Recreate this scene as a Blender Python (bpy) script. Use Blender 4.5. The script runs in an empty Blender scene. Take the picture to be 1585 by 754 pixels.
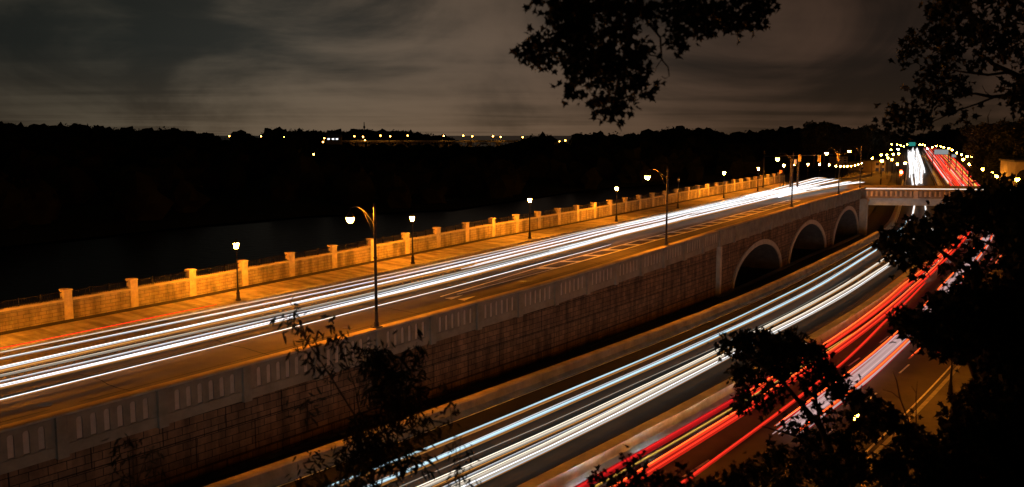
import bpy, bmesh, math, random
import numpy as np
from mathutils import Vector, Matrix

# ------------------------------------------------------------------ camera, sky, exposure
scene = bpy.context.scene
COL = scene.collection
CZ = 24.0                                   # camera height above the datum
F, CX, CY, HOR = 1400.0, 792.5, 377.0, 205.0
TILT = math.atan((CY - HOR) / F)
cam_d = bpy.data.cameras.new('camera'); cam = bpy.data.objects.new('camera', cam_d); COL.objects.link(cam)
cam.location = (0, 0, CZ); cam.rotation_euler = (math.pi / 2 - TILT, 0, 0)
cam_d.sensor_width = 36; cam_d.lens = F / 1585 * 36
cam_d.clip_start = 0.1; cam_d.clip_end = 9000
cam_d.dof.use_dof = True; cam_d.dof.focus_distance = 80; cam_d.dof.aperture_fstop = 1.5
scene.camera = cam
scene.view_settings.view_transform = 'Standard'; scene.view_settings.look = 'None'
scene.view_settings.exposure = 0.35; scene.view_settings.gamma = 1.0
scene.view_settings.use_curve_mapping = False
scene.cycles.use_denoising = True
scene.cycles.sample_clamp_indirect = 3.0
scene.cycles.max_bounces = 6

w = bpy.data.worlds.new('World'); scene.world = w; w.use_nodes = True
wn = w.node_tree; wn.nodes.clear()
def WN(t, **k):
    n = wn.nodes.new(t)
    for a, b in k.items(): setattr(n, a, b)
    return n
wl = wn.links.new
out = WN('ShaderNodeOutputWorld'); bg = WN('ShaderNodeBackground'); wl(bg.outputs[0], out.inputs[0])
tc = WN('ShaderNodeTexCoord'); sep = WN('ShaderNodeSeparateXYZ'); wl(tc.outputs['Generated'], sep.inputs[0])
def wmath(op, a, b=None, c=None, clamp=False):
    n = WN('ShaderNodeMath', operation=op, use_clamp=clamp)
    for i, v in enumerate((a, b, c)):
        if v is None: continue
        if isinstance(v, (int, float)): n.inputs[i].default_value = v
        else: wl(v, n.inputs[i])
    return n.outputs[0]
azi = wmath('DIVIDE', sep.outputs[0], wmath('MAXIMUM', sep.outputs[1], 0.05))          # tan of the bearing
# clouds lie in long flat bands, thinner towards the horizon
zz = wmath('ADD', wmath('ABSOLUTE', sep.outputs[2]), 0.035)
comb = WN('ShaderNodeCombineXYZ')
wl(wmath('DIVIDE', sep.outputs[0], zz), comb.inputs[0]); wl(wmath('DIVIDE', sep.outputs[1], zz), comb.inputs[1])
mp = WN('ShaderNodeMapping'); wl(comb.outputs[0], mp.inputs[0]); mp.inputs['Scale'].default_value = (0.16, 0.26, 1)
mp.inputs['Rotation'].default_value = (0, 0, 0.35)
n0 = WN('ShaderNodeTexNoise'); wl(mp.outputs[0], n0.inputs['Vector']); n0.inputs['Scale'].default_value = 1.0
n0.inputs['Detail'].default_value = 7; n0.inputs['Roughness'].default_value = 0.5; n0.inputs['Distortion'].default_value = 0.5
c2 = WN('ShaderNodeCombineXYZ'); wl(azi, c2.inputs[0]); wl(wmath('MULTIPLY', sep.outputs[2], 2.2), c2.inputs[1])
m2_ = WN('ShaderNodeMapping'); wl(c2.outputs[0], m2_.inputs[0]); m2_.inputs['Rotation'].default_value = (0, 0, -0.16); m2_.inputs['Location'].default_value = (5.1, 2.6, 0.9)
n3_ = WN('ShaderNodeTexNoise'); wl(m2_.outputs[0], n3_.inputs['Vector']); n3_.inputs['Scale'].default_value = 3.1
n3_.inputs['Detail'].default_value = 6; n3_.inputs['Roughness'].default_value = 0.55; n3_.inputs['Distortion'].default_value = 0.7
n1o = wmath('ADD', wmath('MULTIPLY', n0.outputs[0], 0.33), wmath('MULTIPLY', n3_.outputs[0], 0.67))
n2 = WN('ShaderNodeTexNoise'); wl(tc.outputs['Generated'], n2.inputs['Vector']); n2.inputs['Scale'].default_value = 3.2
n2.inputs['Detail'].default_value = 3
cr = WN('ShaderNodeValToRGB'); wl(n1o, cr.inputs[0])
e = cr.color_ramp.elements; cr.color_ramp.interpolation = 'EASE'
e[0].position = 0.38; e[0].color = (0.026, 0.027, 0.025, 1)
e[1].position = 0.60; e[1].color = (0.110, 0.092, 0.072, 1)
# the glow of a town behind the thin cloud left of centre, fading to the right
def bell(c, wd):
    x = wmath('DIVIDE', wmath('SUBTRACT', azi, c), wd)
    return wmath('POWER', 2.718, wmath('MULTIPLY', wmath('MULTIPLY', x, x), -1.0))
g = wmath('ADD', wmath('MULTIPLY', bell(-0.13, 0.25), 0.50), 0.36)
elev = wmath('MULTIPLY', wmath('SUBTRACT', sep.outputs[2], 0.10), 3.4, clamp=False)
g = wmath('MULTIPLY', g, wmath('SUBTRACT', 1.0, wmath('MAXIMUM', wmath('MINIMUM', elev, 0.6), 0.0)))
g = wmath('MULTIPLY', g, wmath('ADD', wmath('MULTIPLY', n2.outputs[0], 0.7), 0.65))
g = wmath('MULTIPLY', g, wmath('SUBTRACT', 1.0, wmath('MULTIPLY', wmath('MAXIMUM', wmath('SUBTRACT', azi, 0.20), 0.0), 0.9), clamp=True))
tint = WN('ShaderNodeMix', data_type='RGBA', blend_type='MULTIPLY'); wl(cr.outputs[0], tint.inputs[6])
warm = WN('ShaderNodeValToRGB'); wl(wmath('ADD', wmath('MULTIPLY', azi, 0.9), 0.5), warm.inputs[0])
warm.color_ramp.elements[0].position = 0.1; warm.color_ramp.elements[0].color = (0.92, 0.97, 0.90, 1)
warm.color_ramp.elements[1].position = 0.85; warm.color_ramp.elements[1].color = (1.2, 0.80, 0.66, 1)
wl(warm.outputs[0], tint.inputs[7]); tint.inputs[0].default_value = 1.0
low = WN('ShaderNodeMix', data_type='RGBA', blend_type='ADD'); wl(tint.outputs[2], low.inputs[6])
low.inputs[7].default_value = (0.040, 0.020, 0.006, 1)
wl(wmath('POWER', wmath('SUBTRACT', 1.0, wmath('MULTIPLY', wmath('ABSOLUTE', sep.outputs[2]), 11.0), clamp=True), 1.6), low.inputs[0])
wl(low.outputs[2], bg.inputs[0]); wl(g, bg.inputs[1])

# ------------------------------------------------------------------ helpers
def H1(Y): return float(np.interp(Y, [20, 30, 64, 78, 93, 144, 187, 226, 258, 370, 900], [13.0, 12.9, 12.1, 11.6, 11.1, 10.5, 10.4, 12.1, 13.2, 16.9, 17.2]))
def H2(Y): return float(np.interp(Y, [20, 30, 50, 75, 104, 190, 400, 1500], [16.3, 16.4, 16.8, 17.0, 17.2, 17.4, 17.6, 18.0]))
def zU(x, y): return CZ - H1(y)
def zL(x, y): return CZ - H2(y)
def ray(px, py):
    a = (px - CX) / F; b = (CY - py) / F
    return Vector((a, math.cos(TILT) + b * math.sin(TILT), b * math.cos(TILT) - math.sin(TILT)))
def at(px, py, Y):
    r = ray(px, py); t = Y / r.y
    return Vector((r.x * t, Y, CZ + r.z * t))
def onh(px, py, H):
    r = ray(px, py); t = H / -r.z
    return Vector((r.x * t, r.y * t, CZ - H))

class Path:
    def __init__(s, knots, angs):
        s.S = np.arange(-90, 1400, 1.0); s.T = np.radians(np.interp(s.S, knots, angs))
        X = np.concatenate([[0], np.cumsum(np.sin(s.T[:-1]))]); Y = np.concatenate([[0], np.cumsum(np.cos(s.T[:-1]))])
        s.X = X - X[90] - 20.0; s.Y = Y - Y[90] + 34.6
    warp = False
    def p(s, q, d=0.0):
        if s.warp and d < 6: d += float(np.interp(q, [0, 40, 60, 85, 100, 112, 121, 142, 150], [0, .15, .5, .85, 1.0, 1.0, .6, .35, 0])) * min(1.0, (6 - d) / 5)
        x = np.interp(q, s.S, s.X); y = np.interp(q, s.S, s.Y); t = np.interp(q, s.S, s.T)
        return float(x - d * math.cos(t)), float(y + d * math.sin(t))
    def ang(s, q): return float(np.interp(q, s.S, s.T))
PU = Path([-90, 0, 40, 60, 85, 120, 165, 200, 300, 450, 700, 1400], [38, 37, 36.3, 34.8, 32.2, 31.6, 30, 28, 26, 24.5, 23.5, 23])
PU.warp = True
PL = Path([-90, 0, 40, 60, 85, 120, 140, 150, 165, 200, 300, 1400], [38, 37, 36.3, 34.8, 32.2, 31.6, 30.8, 28, 25, 24.1, 23.7, 23.7])

def link(name, me, mat=None, parent=None, smooth=False):
    o = bpy.data.objects.new(name, me); COL.objects.link(o)
    if mat is not None: me.materials.append(mat)
    if parent is not None: o.parent = parent
    if smooth:
        for p in me.polygons: p.use_smooth = True
    return o
def mobj(name, verts, faces, mat=None, parent=None, uv=None, smooth=False):
    me = bpy.data.meshes.new(name); me.from_pydata([tuple(v) for v in verts], [], faces); me.update()
    if uv is not None:
        l = me.uv_layers.new(name='UVMap')
        li = np.empty(len(me.loops), dtype=np.int32); me.loops.foreach_get('vertex_index', li)
        l.data.foreach_set('uv', np.asarray(uv, dtype=np.float32)[li].ravel())
    return link(name, me, mat, parent, smooth)
def tag(o, label=None, cat=None, group=None, kind=None):
    if label: o['label'] = label
    if cat: o['category'] = cat
    if group: o['group'] = group
    if kind: o['kind'] = kind
    return o
def empty(name, loc=(0, 0, 0), rz=0.0):
    o = bpy.data.objects.new(name, None); COL.objects.link(o); o.location = loc; o.rotation_euler = (0, 0, rz)
    o.empty_display_size = 0.3
    return o
class MB:
    """collects shapes in one mesh"""
    def __init__(s): s.v = []; s.f = []
    def add(s, V, Fc):
        n = len(s.v); s.v += [tuple(v) for v in V]; s.f += [tuple(i + n for i in f) for f in Fc]
    def box(s, c, size, rz=0.0):
        hx, hy, hz = size[0] / 2, size[1] / 2, size[2] / 2; ca, sa = math.cos(rz), math.sin(rz)
        V = []
        for dz in (-hz, hz):
            for dx, dy in ((-hx, -hy), (hx, -hy), (hx, hy), (-hx, hy)):
                V.append((c[0] + dx * ca - dy * sa, c[1] + dx * sa + dy * ca, c[2] + dz))
        s.add(V, [(3, 2, 1, 0), (4, 5, 6, 7), (0, 1, 5, 4), (1, 2, 6, 5), (2, 3, 7, 6), (3, 0, 4, 7)])
    def lathe(s, prof, c=(0, 0, 0), n=12):
        V = []; Fc = []
        for r, z in prof:
            for k in range(n):
                a = 2 * math.pi * k / n; V.append((c[0] + r * math.cos(a), c[1] + r * math.sin(a), c[2] + z))
        for i in range(len(prof) - 1):
            for k in range(n):
                k2 = (k + 1) % n; Fc.append((i * n + k, i * n + k2, (i + 1) * n + k2, (i + 1) * n + k))
        Fc.append(tuple(range(n - 1, -1, -1))); Fc.append(tuple((len(prof) - 1) * n + k for k in range(n)))
        s.add(V, Fc)
    def tube(s, pts, rad, n=7):
        pts = [Vector(p) for p in pts]; m = len(pts)
        rad = [rad] * m if isinstance(rad, (int, float)) else rad
        V = []; Fc = []
        for i, p in enumerate(pts):
            t = (pts[min(i + 1, m - 1)] - pts[max(i - 1, 0)]).normalized()
            up = Vector((0, 0, 1)) if abs(t.z) < 0.95 else Vector((1, 0, 0))
            a = t.cross(up).normalized(); b = a.cross(t)
            for k in range(n):
                q = 2 * math.pi * k / n; V.append(p + (a * math.cos(q) + b * math.sin(q)) * rad[i])
        for i in range(m - 1):
            for k in range(n):
                k2 = (k + 1) % n; Fc.append((i * n + k, i * n + k2, (i + 1) * n + k2, (i + 1) * n + k))
        Fc.append(tuple(range(n - 1, -1, -1))); Fc.append(tuple((m - 1) * n + k for k in range(n)))
        s.add(V, Fc)
    def build(s, name, mat, parent=None, smooth=False): return mobj(name, s.v, s.f, mat, parent, smooth=smooth)

def sweep(name, path, s0, s1, prof, zf, mat, parent=None, step=2.0, closed=True, caps=True, smooth=False):
    """prof: (d, h) points from left to right over the top; follows the road curve"""
    n = max(2, int(math.ceil((s1 - s0) / step)) + 1); ss = np.linspace(s0, s1, n); V = []; UV = []; Fc = []; m = len(prof)
    vv = [0.0]
    for i in range(1, m): vv.append(vv[-1] + math.dist(prof[i], prof[i - 1]))
    for q in ss:
        for j, (d, h) in enumerate(prof):
            x, y = path.p(q, d); V.append((x, y, zf(x, y) + h)); UV.append((q, vv[j]))
    mm = m if closed else m - 1
    for i in range(n - 1):
        for j in range(mm):
            j2 = (j + 1) % m; Fc.append((i * m + j, (i + 1) * m + j, (i + 1) * m + j2, i * m + j2))
    if closed and caps: Fc.append(tuple(range(m))); Fc.append(tuple((n - 1) * m + k for k in range(m - 1, -1, -1)))
    return mobj(name, V, Fc, mat, parent, uv=UV, smooth=smooth)

# ------------------------------------------------------------------ materials
def mat(name, col, rough=0.8, metal=0.0, var=0.25, scale=1.5, bump=0.0, bscale=20.0, spec=0.3, coord='Object'):
    m = bpy.data.materials.new(name); m.use_nodes = True; nt = m.node_tree; N = nt.nodes; L = nt.links.new
    b = N['Principled BSDF']; b.inputs['Roughness'].default_value = rough; b.inputs['Metallic'].default_value = metal
    b.inputs['Specular IOR Level'].default_value = spec
    t = N.new('ShaderNodeTexCoord'); n = N.new('ShaderNodeTexNoise'); n.inputs['Scale'].default_value = scale
    n.inputs['Detail'].default_value = 6; n.inputs['Roughness'].default_value = 0.65
    L(t.outputs[coord], n.inputs['Vector'])
    r = N.new('ShaderNodeValToRGB'); L(n.outputs[0], r.inputs[0])
    r.color_ramp.elements[0].position = 0.3; r.color_ramp.elements[1].position = 0.72
    r.color_ramp.elements[0].color = tuple(c * (1 - var) for c in col) + (1,)
    r.color_ramp.elements[1].color = tuple(min(1, c * (1 + var)) for c in col) + (1,)
    L(r.outputs[0], b.inputs['Base Color'])
    if bump:
        n2 = N.new('ShaderNodeTexNoise'); n2.inputs['Scale'].default_value = bscale; n2.inputs['Detail'].default_value = 4
        L(t.outputs[coord], n2.inputs['Vector']); bp = N.new('ShaderNodeBump'); bp.inputs['Strength'].default_value = bump
        bp.inputs['Distance'].default_value = 0.02; L(n2.outputs[0], bp.inputs['Height']); L(bp.outputs[0], b.inputs['Normal'])
    return m
def emit(name, col, st):
    m = bpy.data.materials.new(name); m.use_nodes = True; nt = m.node_tree; nt.nodes.clear()
    o = nt.nodes.new('ShaderNodeOutputMaterial'); e = nt.nodes.new('ShaderNodeEmission')
    e.inputs[0].default_value = (*col, 1); e.inputs[1].default_value = st; nt.links.new(e.outputs[0], o.inputs[0]); return m
def block_mat(name, c1, c2, mortar, bw, bh, ms, rough=0.9, coarse=None, var=0.5, bump=0.6):
    """stone or concrete blocks laid in courses; UV is in metres along the road"""
    m = bpy.data.materials.new(name); m.use_nodes = True; nt = m.node_tree; N = nt.nodes; L = nt.links.new
    b = N['Principled BSDF']; b.inputs['Roughness'].default_value = rough; b.inputs['Specular IOR Level'].default_value = 0.2
    t = N.new('ShaderNodeTexCoord'); br = N.new('ShaderNodeTexBrick'); L(t.outputs['UV'], br.inputs['Vector'])
    br.inputs['Scale'].default_value = 1; br.inputs['Brick Width'].default_value = bw; br.inputs['Row Height'].default_value = bh
    br.inputs['Mortar Size'].default_value = ms; br.inputs['Mortar Smooth'].default_value = 0.3
    br.inputs['Color1'].default_value = (*c1, 1); br.inputs['Color2'].default_value = (*c2, 1); br.inputs['Mortar'].default_value = (*mortar, 1)
    br.inputs['Bias'].default_value = -0.1
    n = N.new('ShaderNodeTexNoise'); n.inputs['Scale'].default_value = 0.9; n.inputs['Detail'].default_value = 8; n.inputs['Roughness'].default_value = 0.7
    L(t.outputs['UV'], n.inputs['Vector'])
    r = N.new('ShaderNodeValToRGB'); L(n.outputs[0], r.inputs[0]); r.color_ramp.elements[0].position = 0.3; r.color_ramp.elements[1].position = 0.7
    r.color_ramp.elements[0].color = (1 - var,) * 3 + (1,); r.color_ramp.elements[1].color = (1, 1, 1, 1)
    mx = N.new('ShaderNodeMix'); mx.data_type = 'RGBA'; mx.blend_type = 'MULTIPLY'; mx.inputs[0].default_value = 1
    L(br.outputs['Color'], mx.inputs[6]); L(r.outputs[0], mx.inputs[7])
    mp_ = N.new('ShaderNodeMapping'); mp_.inputs['Scale'].default_value = (1.1, .16, 1); L(t.outputs['UV'], mp_.inputs[0])        # run-off streaks
    ns_ = N.new('ShaderNodeTexNoise'); ns_.inputs['Scale'].default_value = 1.3; ns_.inputs['Detail'].default_value = 5; L(mp_.outputs[0], ns_.inputs['Vector'])
    rs_ = N.new('ShaderNodeValToRGB'); L(ns_.outputs[0], rs_.inputs[0]); rs_.color_ramp.elements[0].position = .36; rs_.color_ramp.elements[1].position = .56
    rs_.color_ramp.elements[0].color = (.50, .50, .50, 1); rs_.color_ramp.elements[1].color = (1, 1, 1, 1)
    mq = N.new('ShaderNodeMix'); mq.data_type = 'RGBA'; mq.blend_type = 'MULTIPLY'; mq.inputs[0].default_value = 1
    L(mx.outputs[2], mq.inputs[6]); L(rs_.outputs[0], mq.inputs[7]); last = mq.outputs[2]; hgt = br.outputs['Fac']
    if coarse:
        b2 = N.new('ShaderNodeTexBrick'); L(t.outputs['UV'], b2.inputs['Vector']); b2.inputs['Scale'].default_value = 1
        b2.inputs['Brick Width'].default_value = coarse[0]; b2.inputs['Row Height'].default_value = coarse[1]
        b2.inputs['Mortar Size'].default_value = coarse[2]; b2.inputs['Color1'].default_value = (1, 1, 1, 1)
        b2.inputs['Color2'].default_value = (.8, .8, .8, 1); b2.inputs['Mortar'].default_value = (.22, .22, .22, 1)
        m2 = N.new('ShaderNodeMix'); m2.data_type = 'RGBA'; m2.blend_type = 'MULTIPLY'; m2.inputs[0].default_value = 1
        L(last, m2.inputs[6]); L(b2.outputs['Color'], m2.inputs[7]); last = m2.outputs[2]
    L(last, b.inputs['Base Color'])
    n3 = N.new('ShaderNodeTexNoise'); n3.inputs['Scale'].default_value = 9; L(t.outputs['UV'], n3.inputs['Vector'])
    ad = N.new('ShaderNodeMath'); ad.operation = 'MULTIPLY_ADD'; L(hgt, ad.inputs[0]); ad.inputs[1].default_value = -1.0; L(n3.outputs[0], ad.inputs[2])
    bp = N.new('ShaderNodeBump'); bp.inputs['Strength'].default_value = bump; bp.inputs['Distance'].default_value = 0.03
    L(ad.outputs[0], bp.inputs['Height']); L(bp.outputs[0], b.inputs['Normal'])
    return m

M = {}
M['asphalt'] = mat('asphalt', (0.095, 0.083, 0.070), 0.85, var=0.42, scale=0.28, bump=0.25, bscale=25, spec=0.35)
M['asphalt_low'] = mat('asphalt_low', (0.060, 0.049, 0.038), 0.9, var=0.3, scale=0.3, bump=0.25, bscale=25, spec=0.4)
M['shade_tar_strip'] = mat('shade_and_tar_black', (0.022, 0.021, 0.020), 0.9, var=0.4, scale=0.5, spec=0.15)  # dark tone for painted shade by the barrier and for tar seams
M['street'] = mat('street_asphalt', (0.13, 0.11, 0.08), 0.9, var=0.4, scale=0.15)
M['walk'] = block_mat('sidewalk_concrete', (0.52, 0.45, 0.36), (0.47, 0.41, 0.33), (0.28, 0.24, 0.20), 3.0, 1.9, 0.012, var=0.6, bump=0.2)
M['kerb'] = mat('kerb_stone', (0.38, 0.35, 0.31), 0.8, var=0.3, scale=2)
M['river_wall'] = block_mat('river_wall_blocks', (0.52, 0.45, 0.34), (0.42, 0.36, 0.27), (0.24, 0.20, 0.15), 0.72, 0.24, 0.018, var=0.5, bump=0.8)
M['river_pillar'] = mat('pillar_stone', (0.54, 0.46, 0.35), 0.85, var=0.35, scale=1.6, bump=0.3, bscale=12)
M['coping'] = mat('coping_stone', (0.50, 0.43, 0.33), 0.85, var=0.2, scale=2)
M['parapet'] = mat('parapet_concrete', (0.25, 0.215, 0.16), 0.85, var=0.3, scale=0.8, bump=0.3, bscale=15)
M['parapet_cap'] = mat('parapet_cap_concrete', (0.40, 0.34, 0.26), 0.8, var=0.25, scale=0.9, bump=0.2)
M['recess'] = mat('pale_slot_recess', (0.50, 0.41, 0.33), 0.85, var=0.15, scale=2)  # slot backs filled in paler than the panel
M['retain'] = block_mat('retaining_wall_blocks', (0.32, 0.195, 0.11), (0.21, 0.13, 0.075), (0.06, 0.04, 0.026), 0.78, 0.38, 0.022, coarse=(3.4, 1.55, 0.035), var=0.55, bump=0.8)
M['arch_stone'] = mat('arch_rim_stone', (0.42, 0.34, 0.25), 0.85, var=0.2, scale=1.5, bump=0.3)
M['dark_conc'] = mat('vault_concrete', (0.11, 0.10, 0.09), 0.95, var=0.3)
M['barrier'] = mat('barrier_concrete', (0.42, 0.38, 0.33), 0.85, var=0.35, scale=0.7, bump=0.3)
M['median'] = mat('median_concrete', (0.66, 0.67, 0.66), 0.8, var=0.3, scale=0.6, bump=0.3)
M['soil'] = mat('verge_soil', (0.04, 0.034, 0.024), 1.0, var=0.5, scale=2.0, bump=0.8, bscale=6)
M['ground'] = mat('ground', (0.05, 0.045, 0.03), 1.0, var=0.4, scale=0.2)
M['white_paint'] = mat('white_road_paint', (0.85, 0.80, 0.72), 0.7, var=0.25, scale=2.0)
M['yellow_paint'] = mat('yellow_road_paint', (0.72, 0.42, 0.06), 0.7, var=0.2, scale=3)
M['iron'] = mat('black_iron', (0.022, 0.022, 0.022), 0.45, 0.6, var=0.2, spec=0.5)
M['steel'] = mat('grey_girder_steel', (0.34, 0.42, 0.46), 0.6, 0.0, var=0.25, scale=0.8)
M['leaf'] = mat('leaf', (0.024, 0.027, 0.014), 0.75, var=0.4, scale=3, spec=0.2)
M['wood_far'] = mat('far_foliage', (0.020, 0.022, 0.012), 1.0, var=0.4, scale=0.1, spec=0.0)
M['bark'] = mat('bark', (0.06, 0.045, 0.03), 0.95, var=0.3, scale=6, bump=0.5, spec=0.1)
M['hill'] = mat('hill', (0.03, 0.032, 0.018), 1.0, var=0.3, scale=0.05, spec=0)
M['building'] = mat('building_stucco', (0.30, 0.25, 0.17), 0.9, var=0.2, scale=0.4)
M['roof'] = mat('roof', (0.09, 0.08, 0.07), 0.9)
M['dark_glass'] = mat('dark_glass', (0.02, 0.02, 0.025), 0.15, spec=0.6)
M['sodium'] = emit('sodium_glass', (1.0, 0.285, 0.012), 2600)
M['sodium_dim'] = emit('sodium_glass_dim', (1.0, 0.30, 0.015), 800)
M['unlit_glass'] = mat('unlit_lamp_glass', (0.35, 0.33, 0.28), 0.3, var=0.05)
M['sodium_tall'] = emit('sodium_bowl', (1.0, 0.27, 0.012), 2000)
M['sodium_far'] = emit('sodium_far', (1.0, 0.34, 0.03), 190)
M['white_far'] = emit('white_luminaire', (0.75, 0.9, 1.0), 60)
M['sodium_bridge'] = emit('sodium_bridge', (1.0, 0.40, 0.05), 30)
# river water
wm = bpy.data.materials.new('river_water'); wm.use_nodes = True; nt = wm.node_tree; b = nt.nodes['Principled BSDF']
b.inputs['Specular IOR Level'].default_value = 0.035; b.inputs['Base Color'].default_value = (0.006, 0.007, 0.005, 1); b.inputs['Roughness'].default_value = 0.28; b.inputs['IOR'].default_value = 1.33
t = nt.nodes.new('ShaderNodeTexCoord'); n = nt.nodes.new('ShaderNodeTexNoise'); n.inputs['Scale'].default_value = 0.5; n.inputs['Detail'].default_value = 5
bp = nt.nodes.new('ShaderNodeBump'); bp.inputs['Strength'].default_value = 0.6; bp.inputs['Distance'].default_value = 0.25
nt.links.new(t.outputs['Object'], n.inputs['Vector']); nt.links.new(n.outputs[0], bp.inputs['Height']); nt.links.new(bp.outputs[0], b.inputs['Normal'])
M['water'] = wm

# ------------------------------------------------------------------ ground, river, roads
ZW = CZ - 22.0
mobj('river', [(-4000, -200, ZW), (4000, -200, ZW), (4000, 6000, ZW), (-4000, 6000, ZW)], [(0, 1, 2, 3)], M['water'])['kind'] = 'structure'
def struct(o): o['kind'] = 'structure'; return o
struct(sweep('ground', PL, -88, 1300, [(20.0, -6), (20.0, -0.12), (-34, -0.12), (-420, -0.12)], zL, M['ground'], closed=False, step=8))
# upper road on its fill
struct(sweep('upper_road', PU, -60, 144, [(16.6, 0.0), (8.5, 0.03), (0.20, 0.0)], zU, M['asphalt'], closed=False, step=2))
struct(sweep('sidewalk', PU, -60, 176, [(20.9, 0.17), (16.95, 0.14)], zU, M['walk'], closed=False, step=2))
struct(sweep('kerb', PU, -60, 176, [(16.95, -0.3), (16.95, 0.145), (16.72, 0.145), (16.62, 0.10), (16.60, -0.3)], zU, M['kerb'], closed=False, step=2))
struct(sweep('wall_foot_soil', PU, -60, 170, [(20.86, 0.20), (20.45, 0.21), (20.1, 0.174)], zU, M['soil'], closed=False, step=1))
# the riverside road beyond the crossing runs down to the level of the expressway
def riverside(q):
    a = PU.p(q, 18.0); b_ = PL.p(q, -1.0)
    return a, b_
V = []; Fc = []; UV = []
qs = list(np.arange(144, 520, 4.0))
for q in qs:
    for k in range(5):
        (ax, ay), (bx_, by_) = PU.p(q, 16.6), PL.p(q, 3.0)
        t_ = k / 4; x = ax + (bx_ - ax) * t_; y = ay + (by_ - ay) * t_
        V.append((x, y, zU(x, y))); UV.append((q, 14 * t_))
for i in range(len(qs) - 1):
    for k in range(4): Fc.append((i * 5 + k, i * 5 + k + 1, (i + 1) * 5 + k + 1, (i + 1) * 5 + k))
struct(mobj('riverside_road', V, Fc, M['asphalt'], uv=UV))
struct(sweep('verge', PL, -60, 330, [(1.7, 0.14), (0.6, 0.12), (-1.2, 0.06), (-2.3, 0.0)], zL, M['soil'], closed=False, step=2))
struct(sweep('expressway', PL, -60, 1250, [(-3.0, 0.0), (-13.3, 0.02)], zL, M['asphalt_low'], closed=False, step=4))
struct(sweep('expressway_outbound', PL, -60, 170, [(-14.9, 0.0), (-24.6, 0.02)], zL, M['asphalt_low'], closed=False, step=4))
struct(sweep('right_kerb', PL, -60, 150, [(-24.6, -0.1), (-24.6, 0.14), (-24.85, 0.14), (-24.9, -0.1)], zL, M['kerb'], closed=False, step=3))
struct(sweep('right_pavement', PL, -60, 150, [(-24.85, 0.13), (-29.5, 0.15)], zL, M['asphalt'], closed=False, step=3))
# steep wooded bank on which the camera stands
def bank_z(q, h):
    return h
V = []; Fc = []; rng = np.random.RandomState(4)
bs = list(np.arange(-88, 60, 4.0)); prof = [(-29.5, 17.0), (-32.6, 15.5), (-34.6, 12.0), (-35.6, 8.0), (-36.1, 4.6), (-36.5, 2.3), (-37.2, 1.75), (-60, 1.2), (-160, -2)]
for q in bs:
    for d, h in prof:
        x, y = PL.p(q, d); j = rng.rand() * 0.35
        V.append((x, y, (CZ - h - j - 0.1) if h < 16.5 else zL(x, y) + 0.1))
m_ = len(prof)
for i in range(len(bs) - 1):
    for k in range(m_ - 1): Fc.append((i * m_ + k, (i + 1) * m_ + k, (i + 1) * m_ + k + 1, i * m_ + k + 1))
struct(mobj('bank', V, Fc, M['soil'], smooth=True))

V = []; Fc = []; qs = list(np.arange(168, 1240, 6.0))
for q in qs:
    for dd in (-14.9, float(np.interp(q, [168, 305, 460, 740], [-24.6, -27, -29.5, -33]))):
        x, y = PL.p(q, dd); V.append((x, y, zL(x, y) + (.0 if dd == -14.9 else .02)))
for i in range(len(qs) - 1): Fc.append((2 * i, 2 * i + 2, 2 * i + 3, 2 * i + 1))
struct(mobj('expressway_outbound_far', V, Fc, M['asphalt_low']))
struct(sweep('shade_tar_strip', PL, -60, 160, [(-3.2, 0.03), (-5.1, 0.032)], zL, M['shade_tar_strip'], closed=False, step=3))  # shade painted in as a dark strip beside the side barrier
# painted markings
def line(name, path, s0, s1, d0, d1, wd, zf, m, h=0.012, lat=0):
    n = max(2, int((s1 - s0) / 2) + 2); V = []; Fc = []
    for i, q in enumerate(np.linspace(s0, s1, n)):
        d = d0 + (d1 - d0) * (q - s0) / (s1 - s0)
        for e_ in (wd / 2, -wd / 2):
            x, y = path.p(q, d + e_); V.append((x, y, zf(x, y) + h + crown(d, zf)))
        if i: Fc.append((2 * i - 2, 2 * i, 2 * i + 1, 2 * i - 1))
    return V, Fc
def crown(d, zf):
    if zf is zU: return 0.03 - 0.03 * abs(d - 8.5) / 8.3 + 0.004 if 0 < d < 16.6 else 0.0
    return 0.006
mk = MB()
for a in ((33.7, 48, 6.73, 7.55, .16), (35.1, 48, 6.3, 6.15, .13), (48, 124, 7.55, 7.85, .24), (48, 124, 6.15, 6.1, .24), (34.0, 142, 15.9, 15.9, .10)):
    V, Fc = line('', PU, a[0], a[1], a[2], a[3], a[4], zU, None); mk.add(V, Fc)
for q in np.arange(48, 124, 3.95):
    V = []
    for dq, d in ((0, 6.2), (0.8, 6.2), (-0.3, 7.6), (-1.1, 7.6)):
        x, y = PU.p(q + dq, d); V.append((x, y, zU(x, y) + 0.0145 + crown(d, zU)))
    mk.add(V, [(0, 1, 2, 3)])
for q, d in ((34.2, 5.75), (34.5, 4.75)):                       # yield triangles
    V = []
    for dq, dd in ((-0.75, -.30), (0.95, 0.0), (-0.75, .34)):
        x, y = PU.p(q + dq, d + dd); V.append((x, y, zU(x, y) + 0.02 + crown(d, zU)))
    mk.add(V, [(0, 1, 2)])
ts = MB()
rgs = random.Random(12)
for d in (12.3, 8.45, 4.4):
    q = -58.0
    while q < 140:
        ln = rgs.uniform(5, 16); V, Fc = line('', PU, q, min(142, q + ln), d + rgs.uniform(-.05, .05), d + rgs.uniform(-.05, .05), rgs.uniform(.05, .10), zU, None, h=.006); ts.add(V, Fc); q += ln + rgs.uniform(.2, 2)
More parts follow.
